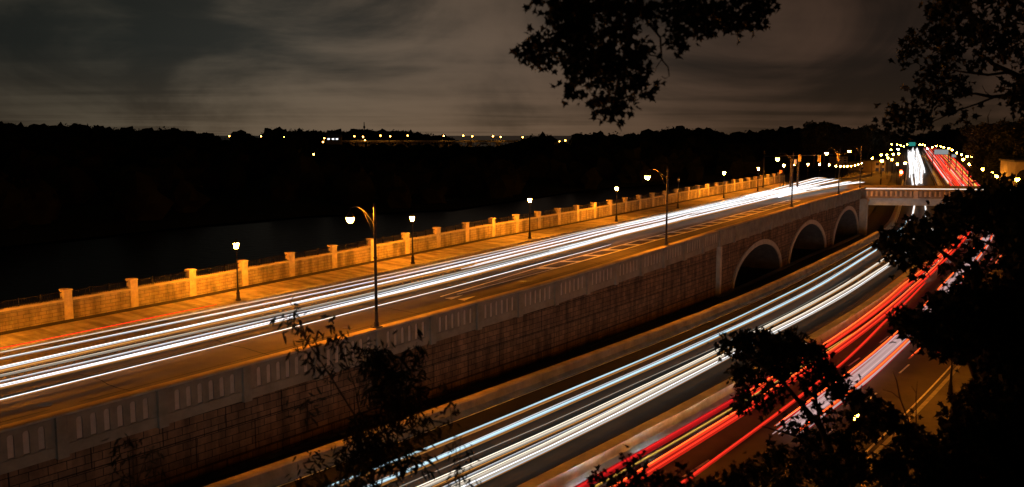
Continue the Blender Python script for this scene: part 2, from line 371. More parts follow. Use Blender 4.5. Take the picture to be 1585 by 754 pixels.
for q in list(np.arange(-50, 140, 11.3)):
    q += rgs.uniform(-3, 3); dd = [rgs.uniform(1, 5), rgs.uniform(7, 15)]; V = []; Fc = []
    for i in range(9):
        d = dd[0] + (dd[1] - dd[0]) * i / 8; qq = q + rgs.uniform(-.18, .18)
        for e_ in (-.035, .035):
            x, y = PU.p(qq + e_, d); V.append((x, y, zU(x, y) + .006 + crown(d, zU)))
        if i: Fc.append((2 * i - 2, 2 * i, 2 * i + 1, 2 * i - 1))
    ts.add(V, Fc)
struct(ts.build('tar_seam', M['shade_tar_strip']))
dr = MB()
for q in np.arange(-40, 140, 19.0):
    a_ = -PU.ang(q); x, y = PU.p(q, 16.25); dr.box((x, y, zU(x, y) + .012), (.45, .8, .02), a_); x, y = PU.p(q + 6, 5.2); dr.lathe([(.33, .0), (.33, .015)], (x, y, zU(x, y) + .024), 16)
struct(dr.build('drain_cover', M['iron']))
struct(mk.build('upper_road_marking', M['white_paint']))
mk = MB()
for q in np.arange(-40, 600, 9.0):
    for d, s_hi in ((-8.8, 600), (-18.1, 600), (-21.6, 600)):
        if d == -8.8 and q < 100: continue
        V, Fc = line('', PL, q, q + 3, d, d, .13, zL, None, h=0.03); mk.add(V, Fc)
for d in (-3.35, -24.2):
    V, Fc = line('', PL, -60, 700, d, d, .12, zL, None, h=0.03); mk.add(V, Fc)
struct(mk.build('lane_marking', M['white_paint']))
mk = MB()
for d in (-12.75, -15.3):
    V, Fc = line('', PL, -60, 900, d, d, .20 if d > -14 else .12, zL, None, h=0.03); mk.add(V, Fc)
struct(mk.build('edge_marking', M['yellow_paint']))

# ------------------------------------------------------------------ river wall
rw = empty('river_wall', (*PU.p(30, 21), zU(*PU.p(30, 21))))
def rel(o, root):
    o.parent = root; o.matrix_parent_inverse = Matrix.Translation(-root.location); return o
tag(rw, 'long buff stone block wall with square pillars and low iron rail between pavement and river', 'wall')
PIT = 4.62; px0 = 13.3 - PIT * 10
k = 0; q = px0
while q < 172:
    z0 = zU(*PU.p(q, 21.1)); x, y = PU.p(q, 21.15)
    pm = MB(); a_ = -PU.ang(q); pm.box((x, y, z0 + 0.75), (0.54, 0.54, 2.62), a_); pm.box((x, y, z0 + 2.11), (0.60, 0.60, 0.10), a_)
    rel(pm.build('pillar', M['river_pillar']), rw)
    a1, a2 = q + .27, q + PIT - .27
    rel(sweep('wall_panel', PU, a1, a2, [(21.4, -0.6), (21.4, 1.42), (20.95, 1.42), (20.95, -0.1)], zU, M['river_wall'], step=1.5), rw)
    rel(sweep('coping', PU, a1, a2, [(21.48, 1.42), (21.48, 1.54), (20.87, 1.54), (20.87, 1.42)], zU, M['coping'], step=1.5), rw)
    rm = MB()
    for hh in (1.62, 1.98):
        rm.tube([(*PU.p(t_, 21.18), zU(*PU.p(t_, 21.18)) + hh) for t_ in np.linspace(a1, a2, 4)], 0.028, 5)
    for t_ in np.arange(a1 + .1, a2, 0.16 if q < 90 else .4):
        xx, yy = PU.p(t_, 21.18); zb = zU(xx, yy); rm.box((xx, yy, zb + 1.76), (0.022, 0.022, 0.46), a_)
    for t_ in (a1 + (a2 - a1) * .33, a1 + (a2 - a1) * .67):
        xx, yy = PU.p(t_, 21.18); rm.box((xx, yy, zU(xx, yy) + 1.8), (.06, .06, .55), a_)
    rel(rm.build('railing', M['iron']), rw)
    q += PIT
struct(sweep('quay', PU, -60, 500, [(22.4, -11), (21.9, 0.1), (20.9, 0.15)], zU, M['dark_conc'], closed=False, step=6))

# ------------------------------------------------------------------ parapet on the upper road
def dC(q): return 0.1
pp = empty('parapet', (*PU.p(30, 0), zU(*PU.p(30, 0))))
tag(pp, 'long grey concrete parapet with arched slots and lamplit coping above the expressway', 'parapet')
PP = 4.62; c0 = 20.6 - PP * 7
def Q(sv, d, h):
    x, y = PU.p(sv, d); return (x, y, zU(x, y) + h)
TOP, BOT = 1.10, -0.62
q = c0; idx = 0
while q < 141:
    a1, a2 = q + .24, q + PP - .24
    # pilaster
    pm = MB()
    def prism(mb, s0, s1, d0, d1, h0, h1):
        V = [Q(s0, d0, h0), Q(s1, d0, h0), Q(s1, d1, h0), Q(s0, d1, h0), Q(s0, d0, h1), Q(s1, d0, h1), Q(s1, d1, h1), Q(s0, d1, h1)]
        mb.add(V, [(0, 1, 2, 3), (7, 6, 5, 4), (0, 4, 5, 1), (1, 5, 6, 2), (2, 6, 7, 3), (3, 7, 4, 0)])
    prism(pm, q - .235, q + .235, -.17, .40, BOT - .06, TOP + .02)
    rel(pm.build('pilaster', M['parapet']), pp)
    # panel: thick slab whose outer leaf is pierced by slots
    pm = MB(); prism(pm, a1, a2, .06, .32, BOT, TOP - .06)
    slots = q < 73
    lo, hi = BOT, TOP - .06
    if slots:
        s_lo, s_hi = BOT + .52, TOP - .22
        prism(pm, a1, a2, -.03, .06, lo, s_lo)
        ns = 6; w_ = .27; pitch = (a2 - a1 - .5) / ns; edges = [a1]
        cs = [a1 + .25 + pitch * (i + .5) for i in range(ns)]
        for c in cs: edges += [c - w_ / 2, c + w_ / 2]
        edges.append(a2)
        for i in range(0, len(edges), 2): prism(pm, edges[i], edges[i + 1], -.03, .06, s_lo, hi)
        for c in cs:                                            # rounded heads of the slots
            pts = [(c - w_ / 2, hi)]
            for j in range(7):
                a = math.pi - math.pi * j / 6; pts.append((c + w_ / 2 * math.cos(a), s_hi - w_ / 2 + w_ / 2 * math.sin(a)))
            pts.append((c + w_ / 2, hi))
            for d in (-.03,): pm.add([Q(s_, d, h_) for s_, h_ in pts], [tuple(range(len(pts)))])
            for j in range(1, 7):
                (s1_, h1_), (s2_, h2_) = pts[j], pts[j + 1]
                pm.add([Q(s1_, -.03, h1_), Q(s2_, -.03, h2_), Q(s2_, .06, h2_), Q(s1_, .06, h1_)], [(0, 1, 2, 3)])
        prism(pm, a1, a2, -.065, -.03, s_lo - .10, s_lo - .04)
    else:
        prism(pm, a1, a2, -.02, .06, lo, lo + .4); prism(pm, a1, a2, -.02, .06, hi - .2, hi)
        for c in np.arange(a1 + .28, a2 - .2, .52): prism(pm, c - .15, c + .15, -.02, .06, lo + .4, hi - .2)
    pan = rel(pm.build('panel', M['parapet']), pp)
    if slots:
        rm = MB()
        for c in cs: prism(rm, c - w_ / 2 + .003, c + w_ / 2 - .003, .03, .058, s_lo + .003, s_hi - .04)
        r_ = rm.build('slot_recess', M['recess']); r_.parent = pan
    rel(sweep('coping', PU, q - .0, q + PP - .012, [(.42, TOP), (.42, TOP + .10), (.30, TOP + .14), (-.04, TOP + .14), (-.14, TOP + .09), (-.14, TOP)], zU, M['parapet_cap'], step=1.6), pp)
    q += PP; idx += 1

# ------------------------------------------------------------------ retaining wall (straight part) and arcade
rt = empty('retaining_wall', (*PU.p(20, 0), zL(*PU.p(20, 0))))
tag(rt, 'tall brown block retaining wall below the upper road parapet', 'wall')
def wall_sheet(name, s0, s1, holes, m, parent, dface=0.10, step=.5):
    """outer face of the wall from the ground to the parapet, with openings"""
    cols = np.arange(s0, s1 + 1e-6, step); NR = 26; V = []; UV = []; Fc = []
    def lim(q):
        x, y = PU.p(q, dface); return zL(x, y) - 0.1, zU(x, y) + BOT
    for q in cols:
        z0, z1 = lim(q); hz = None
        for (c, half, ztop, zs) in holes:
            t_ = (q - c) / half
            if abs(t_) < 1: hz = zs + (ztop - zs) * math.sqrt(max(0, 1 - t_ * t_))
        za = z0 if hz is None else hz
        for r_ in range(NR):
            z = za + (z1 - za) * r_ / (NR - 1); x, y = PU.p(q, dface); V.append((x, y, z)); UV.append((q, z - 5))
    for i in range(len(cols) - 1):
        mid = (cols[i] + cols[i + 1]) / 2
        for r_ in range(NR - 1): Fc.append((i * NR + r_, (i + 1) * NR + r_, (i + 1) * NR + r_ + 1, i * NR + r_ + 1))
    return mobj(name, V, Fc, m, parent, uv=UV)
rel(wall_sheet('wall_face', -60, 71.2, [], M['retain'], None, step=1.0), rt)
# projecting vertical joint where the arcade begins
jm = MB()
x, y = PU.p(71.4, 0); z0 = zL(x, y); z1 = zU(x, y) + BOT
jm.box((x, y, (z0 + z1) / 2 - .05), (.55, .5, z1 - z0 + .1), -PU.ang(71.4)); rel(jm.build('buttress', M['arch_stone']), rt)
rel(sweep('footing', PU, -60, 71, [(.15, -.2), (.15, .25), (-.12, .22), (-.2, -.2)], zL, M['dark_conc'], step=3), rt)

ar = empty('arcade', (*PU.p(105, 0), zL(*PU.p(105, 0))))
tag(ar, 'three tall dark arches with pale rims in the brick wall under the upper road', 'arcade')
holes = []
for c, half, zc in ((85.7, 9.3, -13.05), (108.6, 9.3, -12.6), (131.6, 9.0, -12.25)):
    x, y = PU.p(c, .1); zb = zL(x, y); holes.append((c, half, CZ + zc, zb))
rel(wall_sheet('brick_face', 71.6, 141.4, holes, M['retain'], None, dface=.10, step=.1), ar)
for (c, half, ztop, zs) in holes:
    V = []; Fc = []; n = 48
    for i in range(n + 1):
        a = math.pi * i / n
        for (k_, d) in ((1.0, .12), (1.0, -.06), (1.045, -.06), (1.045, .12)):
            hh = half * k_ if k_ == 1 else half + .60; vz = (ztop - zs) if k_ == 1 else (ztop - zs) + .60
            s_ = c - hh * math.cos(a); z = zs + vz * math.sin(a); x, y = PU.p(s_, d); V.append((x, y, z))
        if i:
            for j in range(4): Fc.append(((i - 1) * 4 + j, i * 4 + j, i * 4 + (j + 1) % 4, (i - 1) * 4 + (j + 1) % 4))
    rel(mobj('arch_rim', V, Fc, M['arch_stone']), ar)
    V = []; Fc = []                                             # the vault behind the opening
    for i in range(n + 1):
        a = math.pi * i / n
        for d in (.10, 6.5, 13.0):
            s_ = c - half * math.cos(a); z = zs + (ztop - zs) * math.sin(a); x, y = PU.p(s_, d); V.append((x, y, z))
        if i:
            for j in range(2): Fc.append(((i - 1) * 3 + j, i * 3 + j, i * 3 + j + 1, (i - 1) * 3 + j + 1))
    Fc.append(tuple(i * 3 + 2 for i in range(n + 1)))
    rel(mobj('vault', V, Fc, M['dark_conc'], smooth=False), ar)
am = MB()                                                       # end pier with raised pilaster
x, y = PU.p(142.3, -.25); z0 = zL(x, y); z1 = zU(x, y) + BOT
am.box((x, y, (z0 + z1) / 2), (1.5, 1.6, z1 - z0), -PU.ang(142)); am.box((x, y, z1 - .35), (1.75, 1.9, .3), -PU.ang(142)); rel(am.build('end_pier', M['arch_stone']), ar)
rel(sweep('footing', PU, 71.8, 141.4, [(.0, -.2), (.0, .35), (-.35, .3), (-.5, -.2)], zL, M['arch_stone'], step=3), ar)

# ------------------------------------------------------------------ expressway barriers
sb = tag(sweep('side_barrier', PL, -60, 330, [(-2.30, -.1), (-2.30, .80), (-2.42, .86), (-2.86, .86), (-2.98, .78), (-3.02, .32), (-3.22, .12), (-3.24, -.1)], zL, M['barrier'], step=3),
    'low pale concrete barrier between the brown wall and the white trails', 'barrier')
md = tag(sweep('median_barrier', PL, -60, 900, [(-13.25, -.1), (-13.28, .12), (-13.60, .42), (-13.72, .92), (-14.42, .92), (-14.54, .42), (-14.86, .12), (-14.9, -.1)], zL, M['median'], step=3),
    'wide bright concrete median barrier between the white and red light trails', 'barrier')

# ------------------------------------------------------------------ overpass
o1 = Vector((58.5, 154.5, CZ - 10.55)); o2 = Vector((108.0, 146.0, CZ - 10.8))
od = (o2 - o1); OL = od.length; ov = empty('overpass', o1, math.atan2(od.y, od.x))
tag(ov, 'road bridge with ribbed concrete parapet and grey steel girder crossing the expressway', 'bridge')
def ovm(name, boxes, m):
    mb = MB()
    for c, s_ in boxes: mb.box(c, s_)
    return mb.build(name, m, ov)
ovm('deck', [((OL / 2, 7.0, -.20), (OL, 13.6, .4))], M['asphalt'])
ovm('girder', [((OL / 2 + 1.2, .25, -1.15), (OL - 2.4, .25, 1.1)), ((OL / 2 + 1.2, .12, -1.72), (OL - 2.4, .55, .06)), ((OL / 2 + 1.2, 6, -1.15), (OL - 2.4, .25, 1.1)), ((OL / 2 + 1.2, 13.4, -1.15), (OL - 2.4, .25, 1.1))]
    + [((i, .10, -1.15), (.05, .10, 1.1)) for i in np.arange(3, OL, 3.1)], M['steel'])
ribs = []
for i in np.arange(.5, OL, .78):
    if (i % 9.4) < .8: ribs.append(((i, -.10, .18), (.7, .34, 1.45)))
    else: ribs.append(((i, -.06, .2), (.30, .22, .9)))
ovm('parapet_panel', [((OL / 2, .17, .15), (OL, .14, 1.35)), ((OL / 2, -.02, -.35), (OL, .22, .3)), ((OL / 2, -.02, .75), (OL, .22, .2))], M['parapet'])
ovm('baluster_row', ribs, M['coping'])
ovm('coping', [((OL / 2, .05, .90), (OL, .50, .12))], M['parapet_cap'])
ovm('far_parapet', [((OL / 2, 13.6, .45), (OL, .25, .9))], M['arch_stone'])
ovm('abutment', [((.6, 7, -3.85), (1.2, 13.6, 6.9))] + [((.4 + 1.25, .6 + i * 2.6, -3.7), (.8, .9, 6.6)) for i in range(5)], M['arch_stone'])

# streets either side of the far expressway
struct(sweep('service_road', PL, 165, 700, [(2.2, 0.06), (14, 0.1)], zL, M['street'], closed=False, step=6))
struct(sweep('service_road', PL, 165, 700, [(-36, 0.10), (-62, 0.3)], zL, M['street'], closed=False, step=6))
tag(sweep('street_wall', PL, 190, 470, [(-33.6, -.2), (-33.6, 1.1), (-34.0, 1.1), (-34.0, -.2)], zL, M['coping'], step=6), 'low lamplit stone wall between the far red lanes and the street on the right', 'wall')
tag(sweep('street_wall', PL, 215, 420, [(-62, -.2), (-62, 3.6), (-62.6, 3.6), (-62.6, -.2)], zL, M['river_wall'], step=6), 'tall lamplit retaining wall behind the street on the far right', 'wall')
# ------------------------------------------------------------------ lamps
def copy_tree(o, parent=None):
    c = o.copy(); COL.objects.link(c); c.parent = parent
    for ch in list(o.children): copy_tree(ch, c)
    return c
def ped_lamp(glass='sodium'):
    r = empty('pavement_lamp')
    m_ = MB(); m_.lathe([(.20, 0), (.20, .12), (.15, .16), (.13, .5), (.15, .55), (.11, .62), (.09, .85)], n=12); m_.build('base', M['iron'], r, True)
    m_ = MB(); m_.lathe([(.075, .80), (.055, 2.0), (.045, 3.50), (.07, 3.55), (.07, 3.62), (.045, 3.66)], n=10); m_.build('pole', M['iron'], r, True)
    m_ = MB(); m_.lathe([(.15, 3.66), (.17, 3.72), (.14, 3.78)], n=10)
    for k in range(4):
        a = math.pi / 4 + k * math.pi / 2; m_.tube([(.15 * math.cos(a), .15 * math.sin(a), 3.76), (.235 * math.cos(a), .235 * math.sin(a), 4.16)], .012, 4)
    m_.build('cage', M['iron'], r)
    m_ = MB(); m_.lathe([(.12, 3.785), (.19, 4.12), (.17, 4.15)], n=10); m_.build('lamp_glass', M[glass], r, True)
    m_ = MB(); m_.lathe([(.25, 4.155), (.24, 4.18), (.13, 4.30), (.05, 4.34), (.03, 4.45), (.004, 4.5)], n=10); m_.build('lamp_cap', M['iron'], r, True)
    return r
def tall_lamp():
    r = empty('tall_street_lamp')
    m_ = MB(); m_.box((0, 0, .03), (.5, .5, .06)); m_.lathe([(.17, .06), (.15, .3), (.12, .35), (.105, .9)], n=12); m_.build('base', M['iron'], r)
    m_ = MB(); m_.lathe([(.095, .85), (.085, 3.0), (.075, 6.9), (.09, 6.92), (.09, 6.98), (.05, 7.02), (.055, 7.10), (.01, 7.22)], n=12)
    for z in (4.0, 6.0): m_.lathe([(.11, z), (.11, z + .1)], n=12)
    m_.build('pole', M['iron'], r, True)
    m_ = MB(); pts = []
    for i in range(13):
        t_ = i / 12; pts.append((-.05 - 1.75 * t_, 0, 6.05 + 0.85 * math.sin(t_ * math.pi * .62) ))
    m_.tube(pts, .035, 6)
    m_.tube([(-.05, 0, 5.2), (-.5, 0, 6.1), (-.95, 0, 6.72)], .022, 5)
    e_ = pts[-1]; m_.tube([e_, (-1.95, 0, e_[2] - .02), (-2.0, 0, e_[2] - .25)], .03, 6)
    m_.build('arm', M['iron'], r, True)
    zc = e_[2] - .25
    m_ = MB(); m_.lathe([(.24, zc - .36), (.25, zc - .32), (.20, zc - .22), (.10, zc - .08), (.06, zc + .02)], (-2.0, 0, 0), 12); m_.build('shade', M['iron'], r, True)
    m_ = MB(); m_.lathe([(.03, zc - .66), (.12, zc - .62), (.20, zc - .50), (.23, zc - .37)], (-2.0, 0, 0), 12); m_.build('lamp_bowl', M['sodium_tall'], r, True)
    return r
pl0 = ped_lamp(); first = True
near = [(23.7, 'pavement lamp left of all others, between pavement kerb and river wall'),
        (42.2, 'second pavement lamp from the left, just right of the nearest tall street lamp'),
        (60.8, 'third pavement lamp from the left on the river side kerb'),
        (81.0, 'fourth pavement lamp from the left, before the second tall street lamp'),
        (101.0, 'unlit fifth pavement lamp behind the second tall street lamp pole'),
        (120.6, 'sixth pavement lamp from the left on the river side kerb'),
        (139.5, 'seventh pavement lamp from the left, near the end of the river wall'),
        (157.5, 'eighth pavement lamp, standing under the third tall lamp head in view')]
for s_, lab in near:
    r = pl0 if first else (ped_lamp('unlit_glass') if 'unlit' in lab else copy_tree(pl0)); first = False
    x, y = PU.p(s_, 17.2); r.location = (x, y, zU(x, y) + .14); r.rotation_euler = (0, 0, -PU.ang(s_))
    tag(r, lab, 'street lamp', 'lamps along the riverside pavement')
# the lamps that curve away behind the crossing
far_l = [(62.8, 200.8, 254.6), (71.5, 217.7, 254.2), (80.1, 234.7, 254.5), (88.5, 251.7, 255.2), (96.6, 268.9, 257), (104.3, 286.3, 257.5), (111.8, 303.7, 257.6),
         (119.5, 321.1, 257.5), (127.3, 338.4, 257), (135.3, 355.6, 256), (143.3, 372.9, 254.6), (151.3, 390.1, 252.5)]
for i, (x, y, py) in enumerate(far_l):
    r = copy_tree(pl0); px = CX + x / (y * (math.cos(TILT) + (CY - py) / F * math.sin(TILT))) * F
    p = at(px, py, y); r.location = (p.x, p.y, p.z - 4.0)
    tag(r, 'small pavement lamp in the receding row beyond the end of the river wall', 'street lamp', 'lamps receding beyond the crossing')
tl0 = tall_lamp(); first = True
tall = [(-18.5, 'tall street lamp off the near end of the parapet'), (20.6, 'nearest tall black street lamp with curved arm, rising from the parapet'),
        (58.3, 'second tall street lamp from the left, rising from the parapet before the arches'),
        (99.7, 'third tall street lamp rising from the parapet above the middle arch'),
        (125.0, 'fourth tall street lamp on the parapet, above the farthest arch'),
        (141.0, 'fifth tall street lamp at the corner of parapet and overpass')]
for s_, lab in tall:
    if s_ < 0: continue
    r = tl0 if first else copy_tree(tl0); first = False
    x, y = PU.p(s_, .12); r.location = (x, y, zU(x, y) + TOP + .14); r.rotation_euler = (0, 0, -PU.ang(s_) - (.0 if s_ < 130 else -.5))
    tag(r, lab, 'street lamp', 'tall lamps on the parapet')
x, y = PU.p(-18.5, .12); r = copy_tree(tl0); r.location = (x, y, zU(x, y) + TOP + .14); r.rotation_euler = (0, 0, -PU.ang(-18.5)); tag(r, 'tall street lamp standing on the nearest end of the parapet outside the view', 'street lamp', 'tall lamps on the parapet')
for s_ in (4.5, -15.0):
    r = copy_tree(pl0); x, y = PU.p(s_, 17.2); r.location = (x, y, zU(x, y) + .14); tag(r, 'pavement lamp outside the left edge of the view' if s_ > 0 else 'farthest pavement lamp outside the left edge of the view', 'street lamp', 'lamps along the riverside pavement')
pd0 = None
for s_, lab in ((24.5, 'street lamp shining through the leaves over the right edge of the red lanes'), (46, 'street lamp hidden in leaves beside the orange lit lane edge'),
                (70, 'street lamp behind the leafy mass beside the red lanes'), (96, 'street lamp behind leaves just before the overpass'), (124, 'street lamp beside the overpass behind dark leaves')):
    r = pd0 = (ped_lamp('sodium_dim') if pd0 is None else copy_tree(pd0)); x, y = PL.p(s_, -25.6); r.location = (x, y, zL(x, y) + .13); tag(r, lab, 'street lamp', 'lamps along the right pavement')

# far expressway lamps
def far_lamp(m, kind):
    r = empty('highway_lamp')
    m_ = MB(); m_.lathe([(.14, 0), (.09, 7.6), (.05, 7.7)], n=7); m_.build('pole', M['iron'], r, True)
    m_ = MB(); m_.lathe([(.12, 7.45), (.32, 7.55), (.42, 7.95), (.34, 8.10)], n=10); m_.build('lamp_glass', m, r, True)
    m_ = MB(); m_.lathe([(.42, 8.10), (.30, 8.25), (.1, 8.35)], n=8); m_.build('lamp_cap', M['iron'], r, True)
    return r
fo = far_lamp(M['sodium_far'], 0); fw = far_lamp(M['white_far'], 1)
uo = uw = False
FL = [(1380, 223.4), (1388.6, 224), (1394, 225), (1399, 226.6), (1404.5, 223.4), (1423.6, 223.7), (1427.6, 224), (1431.6, 225), (1364, 239.8), (1372.7, 239.8), (1382.7, 239),
      (1391, 238), (1374.6, 244.5), (1380.7, 247), (1401, 252.5), (1456, 227), (1461, 228), (1468.5, 229.6), (1481, 236.5), (1488.5, 239.4), (1497, 242), (1505, 243), (1517, 245.5),
      (1523, 244), (1501, 254), (1509, 252.5), (1564, 256.5), (1554, 267), (1574, 278), (1547, 252), (1544, 255), (1534, 258), (1365, 249), (1350, 245), (1389, 254), (1379, 232), (1443, 228), (1449, 226), (1474, 232), (1491, 247), (1528, 249), (1535, 268), (1521, 262), (1543, 272)]
FW = [(1390, 231), (1435.5, 230)]
def place_far(px, py, proto, lab, grp):
    Y = F * 9.4 / (py - HOR); p = at(px, py, Y); k_ = random.Random(px * 7 + py).choice([.7, .85, 1.0, 1.0, 1.25]); proto.scale = (k_, k_, 1.0); proto.location = (p.x, p.y, p.z - 7.85); tag(proto, lab, 'street lamp', grp)
for px, py in FL:
    r = copy_tree(fo) if uo else fo; uo = True
    if px < 1436: place_far(px, py, r, 'distant orange lamp over the streets left of the far red lanes', 'distant lamps on the left')
    else: place_far(px, py, r, 'distant orange lamp over the street right of the far red lanes', 'distant lamps on the right')
for px, py in FW:
    r = copy_tree(fw) if uw else fw; uw = True
    place_far(px, py, r, 'distant white lamp %s the far white lanes' % ('left of' if px < 1400 else 'just right of'), 'distant white lamps')

# ------------------------------------------------------------------ light trails: glowing lines at the height of the vehicle lamps
TM = {}
def tmat(col, st):
    k_ = (col, st)
    if k_ not in TM: TM[k_] = emit('trail_light', col, st)
    return TM[k_]
W = (0.92, 0.95, 1.0); BL = (0.62, 0.88, 1.0); CR = (1.0, 0.86, 0.68); OR = (1.0, 0.42, 0.10); RD = (1.0, 0.035, 0.015); RO = (1.0, 0.10, 0.018); DR = (0.55, 0.012, 0.012); PK = (1.0, 0.62, 0.60); YL = (1.0, 0.55, 0.10)
def trail(name, path, zf, s0, s1, d0, d1, h, r, col, st, lab, grp, pts=None, boost=0):
    """one vehicle's lamps: several fine strands side by side, brighter in the middle"""
    rg_ = random.Random(lab + str(round(s0, 2)) + str(round(d0, 2)))
    n = max(3, int((s1 - s0) / 4) + 1)
    ns = 7 if r >= .13 else 5 if r >= .07 else (3 if r >= .035 else 1)
    me = MB(); slots = []; mats = []
    for j in range(ns):
        u = 0 if ns == 1 else (j / (ns - 1) * 2 - 1)
        rr = r if ns == 1 else r * 2.1 / ns * rg_.uniform(.7, 1.25); off = u * r * .95
        f = (1.35 - .85 * abs(u)) * rg_.uniform(.75, 1.2)
        c_ = col
        if ns > 1 and col == RO and u != 0: c_ = rg_.choice([RO, RD, RD, DR, PK, RO]); f *= .75 if c_ != PK else .55
        if ns > 1 and col == W and r > .1 and abs(u) > .3 and rg_.random() < .35: c_ = CR; f *= .6
        if ns > 1 and abs(u) > .9 and col in (W, CR, BL) and rg_.random() < .6: c_ = OR; f *= .7
        if boost and u == 0: f = boost / st; rr *= .7
        a0 = s0 + (rg_.uniform(0, 2.5) if s0 > -50 else 0); a1 = s1 - rg_.uniform(0, 3.0)
        P = []
        for i, q in enumerate(np.linspace(a0, a1, n)):
            t_ = i / (n - 1)
            d = float(np.interp(q, [a for a, _ in pts], [b_ for _, b_ in pts])) if pts else d0 + (d1 - d0) * t_
            x, y = path.p(q, d + off + .03 * math.sin(q * .13 + d0 * 3)); P.append((x, y, zf(x, y) + h + (r * .9 if boost and u == 0 else 0) + .012 * math.sin(q * .31 + d0 + j) + (.03 * (1 - abs(u)))))
        R = [rr] * n; R[0] = R[-1] = rr * .4
        k0 = len(me.f); me.tube(P, R, 5); m__ = tmat(c_, round(st * f, 1) if st * f > .3 else round(st * f, 2))
        if m__ not in mats: mats.append(m__)
        slots += [mats.index(m__)] * (len(me.f) - k0)
    o = me.build(name, mats[0], None, True)
    for m__ in mats[1:]: o.data.materials.append(m__)
    o.data.polygons.foreach_set('material_index', slots)
    tag(o, lab, 'light trail', grp); return o
GU = 'headlight trails on the upper road'; GL = 'headlight trails on the near expressway lanes'; GR = 'taillight trails on the near expressway lanes'
Hn, Tn = 'headlight_trail', 'taillight_trail'
def U(s0, s1, r, col, st, lab, pts, h=.7, name=Hn): trail(name, PU, zU, s0, s1, pts[0][1], 0, h, r * 1.15, col, st, lab, GU, pts, boost=1.5 if r > .07 and col == W else 0)
U(-60, 150, .030, CR, .55, 'faint cream trail nearest the river side kerb of the upper road', [(-60, 13.6), (13, 13.9), (42, 13.1), (90, 13.4), (150, 14)])
U(-60, 148, .050, W, .60, 'thin grey white trail second from the river side kerb', [(-60, 12.3), (13, 12.6), (42, 12.3), (90, 12.9), (150, 13)])
U(-60, 150, .075, W, .85, 'broad white trail in the river side lane of the upper road', [(-60, 10.3), (4, 10.6), (27, 11.0), (40, 11.2), (90, 11.9), (150, 11.6)])
U(-60, 150, .040, OR, .40, 'dim orange brown trail just below the broad white one on the upper road', [(-60, 9.9), (4, 10.2), (27, 10.5), (40, 10.6), (90, 11.2), (150, 10.9)])
U(-60, 146, .055, CR, .45, 'grey cream trail in the middle of the upper road lanes', [(-60, 9.0), (11, 9.5), (38, 9.4), (90, 10.3), (150, 10.2)])
U(-60, 78, .035, W, .50, 'thin faint white trail above the brightest inner one on the upper road', [(-60, 8.2), (11, 8.4), (38, 8.9), (90, 9.3)])
U(-60, 150, .085, W, 1.0, 'brightest inner white trail of the upper road', [(-60, 7.1), (3, 7.4), (16, 7.6), (29, 8.0), (40, 8.05), (80, 9.2), (150, 8.9)])
U(-60, 120, .040, OR, .35, 'dim orange trail hugging the brightest inner white trail', [(-60, 6.8), (3, 7.15), (29, 7.6), (40, 7.7), (80, 8.7), (150, 8.5)])
U(-60, 59, .038, W, .85, 'solitary thin white trail that stops short before the second tall lamp', [(-60, 5.1), (2, 5.4), (14, 5.67), (27, 6.0), (59, 6.6)])
U(40, 150, .080, W, .9, 'white trail that joins the bundle before the second tall lamp', [(40, 10.2), (90, 11.0), (150, 10.4)])
U(50, 150, .080, W, .9, 'white trail filling the centre of the far upper bundle', [(50, 9.0), (90, 10.0), (150, 9.6)])
U(70, 150, .10, W, 1.0, 'wide white trail on the river side of the far upper bundle', [(70, 12.5), (100, 12.6), (150, 12.3)])
U(80, 152, .12, W, 1.0, 'wide white trail at the middle of the far upper bundle', [(80, 11.4), (110, 11.0), (150, 10.6)], h=.85)
U(85, 152, .12, W, 1.0, 'wide white trail on the parapet side of the far upper bundle', [(85, 9.8), (110, 9.4), (150, 9.2)], h=.85)
U(-60, 22, .022, RD, .8, 'thin red trail along the river side kerb at the left edge', [(-60, 14.6), (0, 14.7), (22, 14.9)], name=Tn)
# cars waiting and turning at the crossing leave a solid white patch
for i, (s0, s1, p0, p1, hh) in enumerate(((118, 186, 13.2, 14.0, .75), (118, 178, 11.8, 11.5, .8), (115, 172, 10.4, 9.4, .9), (115, 170, 9.2, 7.0, .8), (120, 172, 8.4, 5.4, .7), (125, 168, 9.8, 4.2, .8), (130, 190, 12.6, 15.2, 1.0))):
    trail(Hn, PU, zU, s0, s1, p0, p1, hh, .32, W, 1.5, 'thick white headlight trail in the solid bright patch at the crossing', 'thick headlight trails at the crossing')
def X(name, s0, s1, pts, r, col, st, lab, g, h=.7): trail(name, PL, zL, s0, s1, pts[0][1], 0, h, r, col, st, lab, g, pts, boost=1.2 if 'whitish' in lab else 1.2 if g == GL and r > .06 and col != BL else (2.2 if g == GR and col == RO else 0))
e1 = 168
X(Hn, -20, e1, [(-20, -6.7), (17, -6.65), (28, -6.5), (75, -5.8), (130, -5.3), (168, -5.4)], .135, BL, .62, 'pale blue trail nearest the side barrier', GL)
X(Hn, -20, e1, [(-20, -7.0), (17, -6.95), (28, -6.85), (75, -6.1), (130, -5.6), (168, -5.6)], .03, OR, .25, 'dim orange trail between the two pale blue ones', GL)
X(Hn, -20, e1, [(-20, -8.3), (15, -8.2), (25, -7.9), (75, -7.3), (119, -6.6), (168, -6.6)], .19, BL, .72, 'wide pale blue trail, second from the side barrier', GL)
X(Hn, -20, e1, [(-20, -8.0), (15, -7.95), (25, -7.6), (75, -7.0), (119, -6.4), (168, -6.4)], .035, W, .45, 'thin white trail on the upper rim of the wide pale blue one', GL)
X(Hn, -20, 90, [(-20, -9.4), (90, -8.8)], .022, CR, .22, 'hair thin faint trail in the gap between blue and cream trails', GL)
X(Hn, -20, e1, [(-20, -10.3), (23, -10.05), (57, -9.5), (104, -9.3), (168, -8.9)], .13, CR, .55, 'cream white trail, upper one of the inner lane', GL)
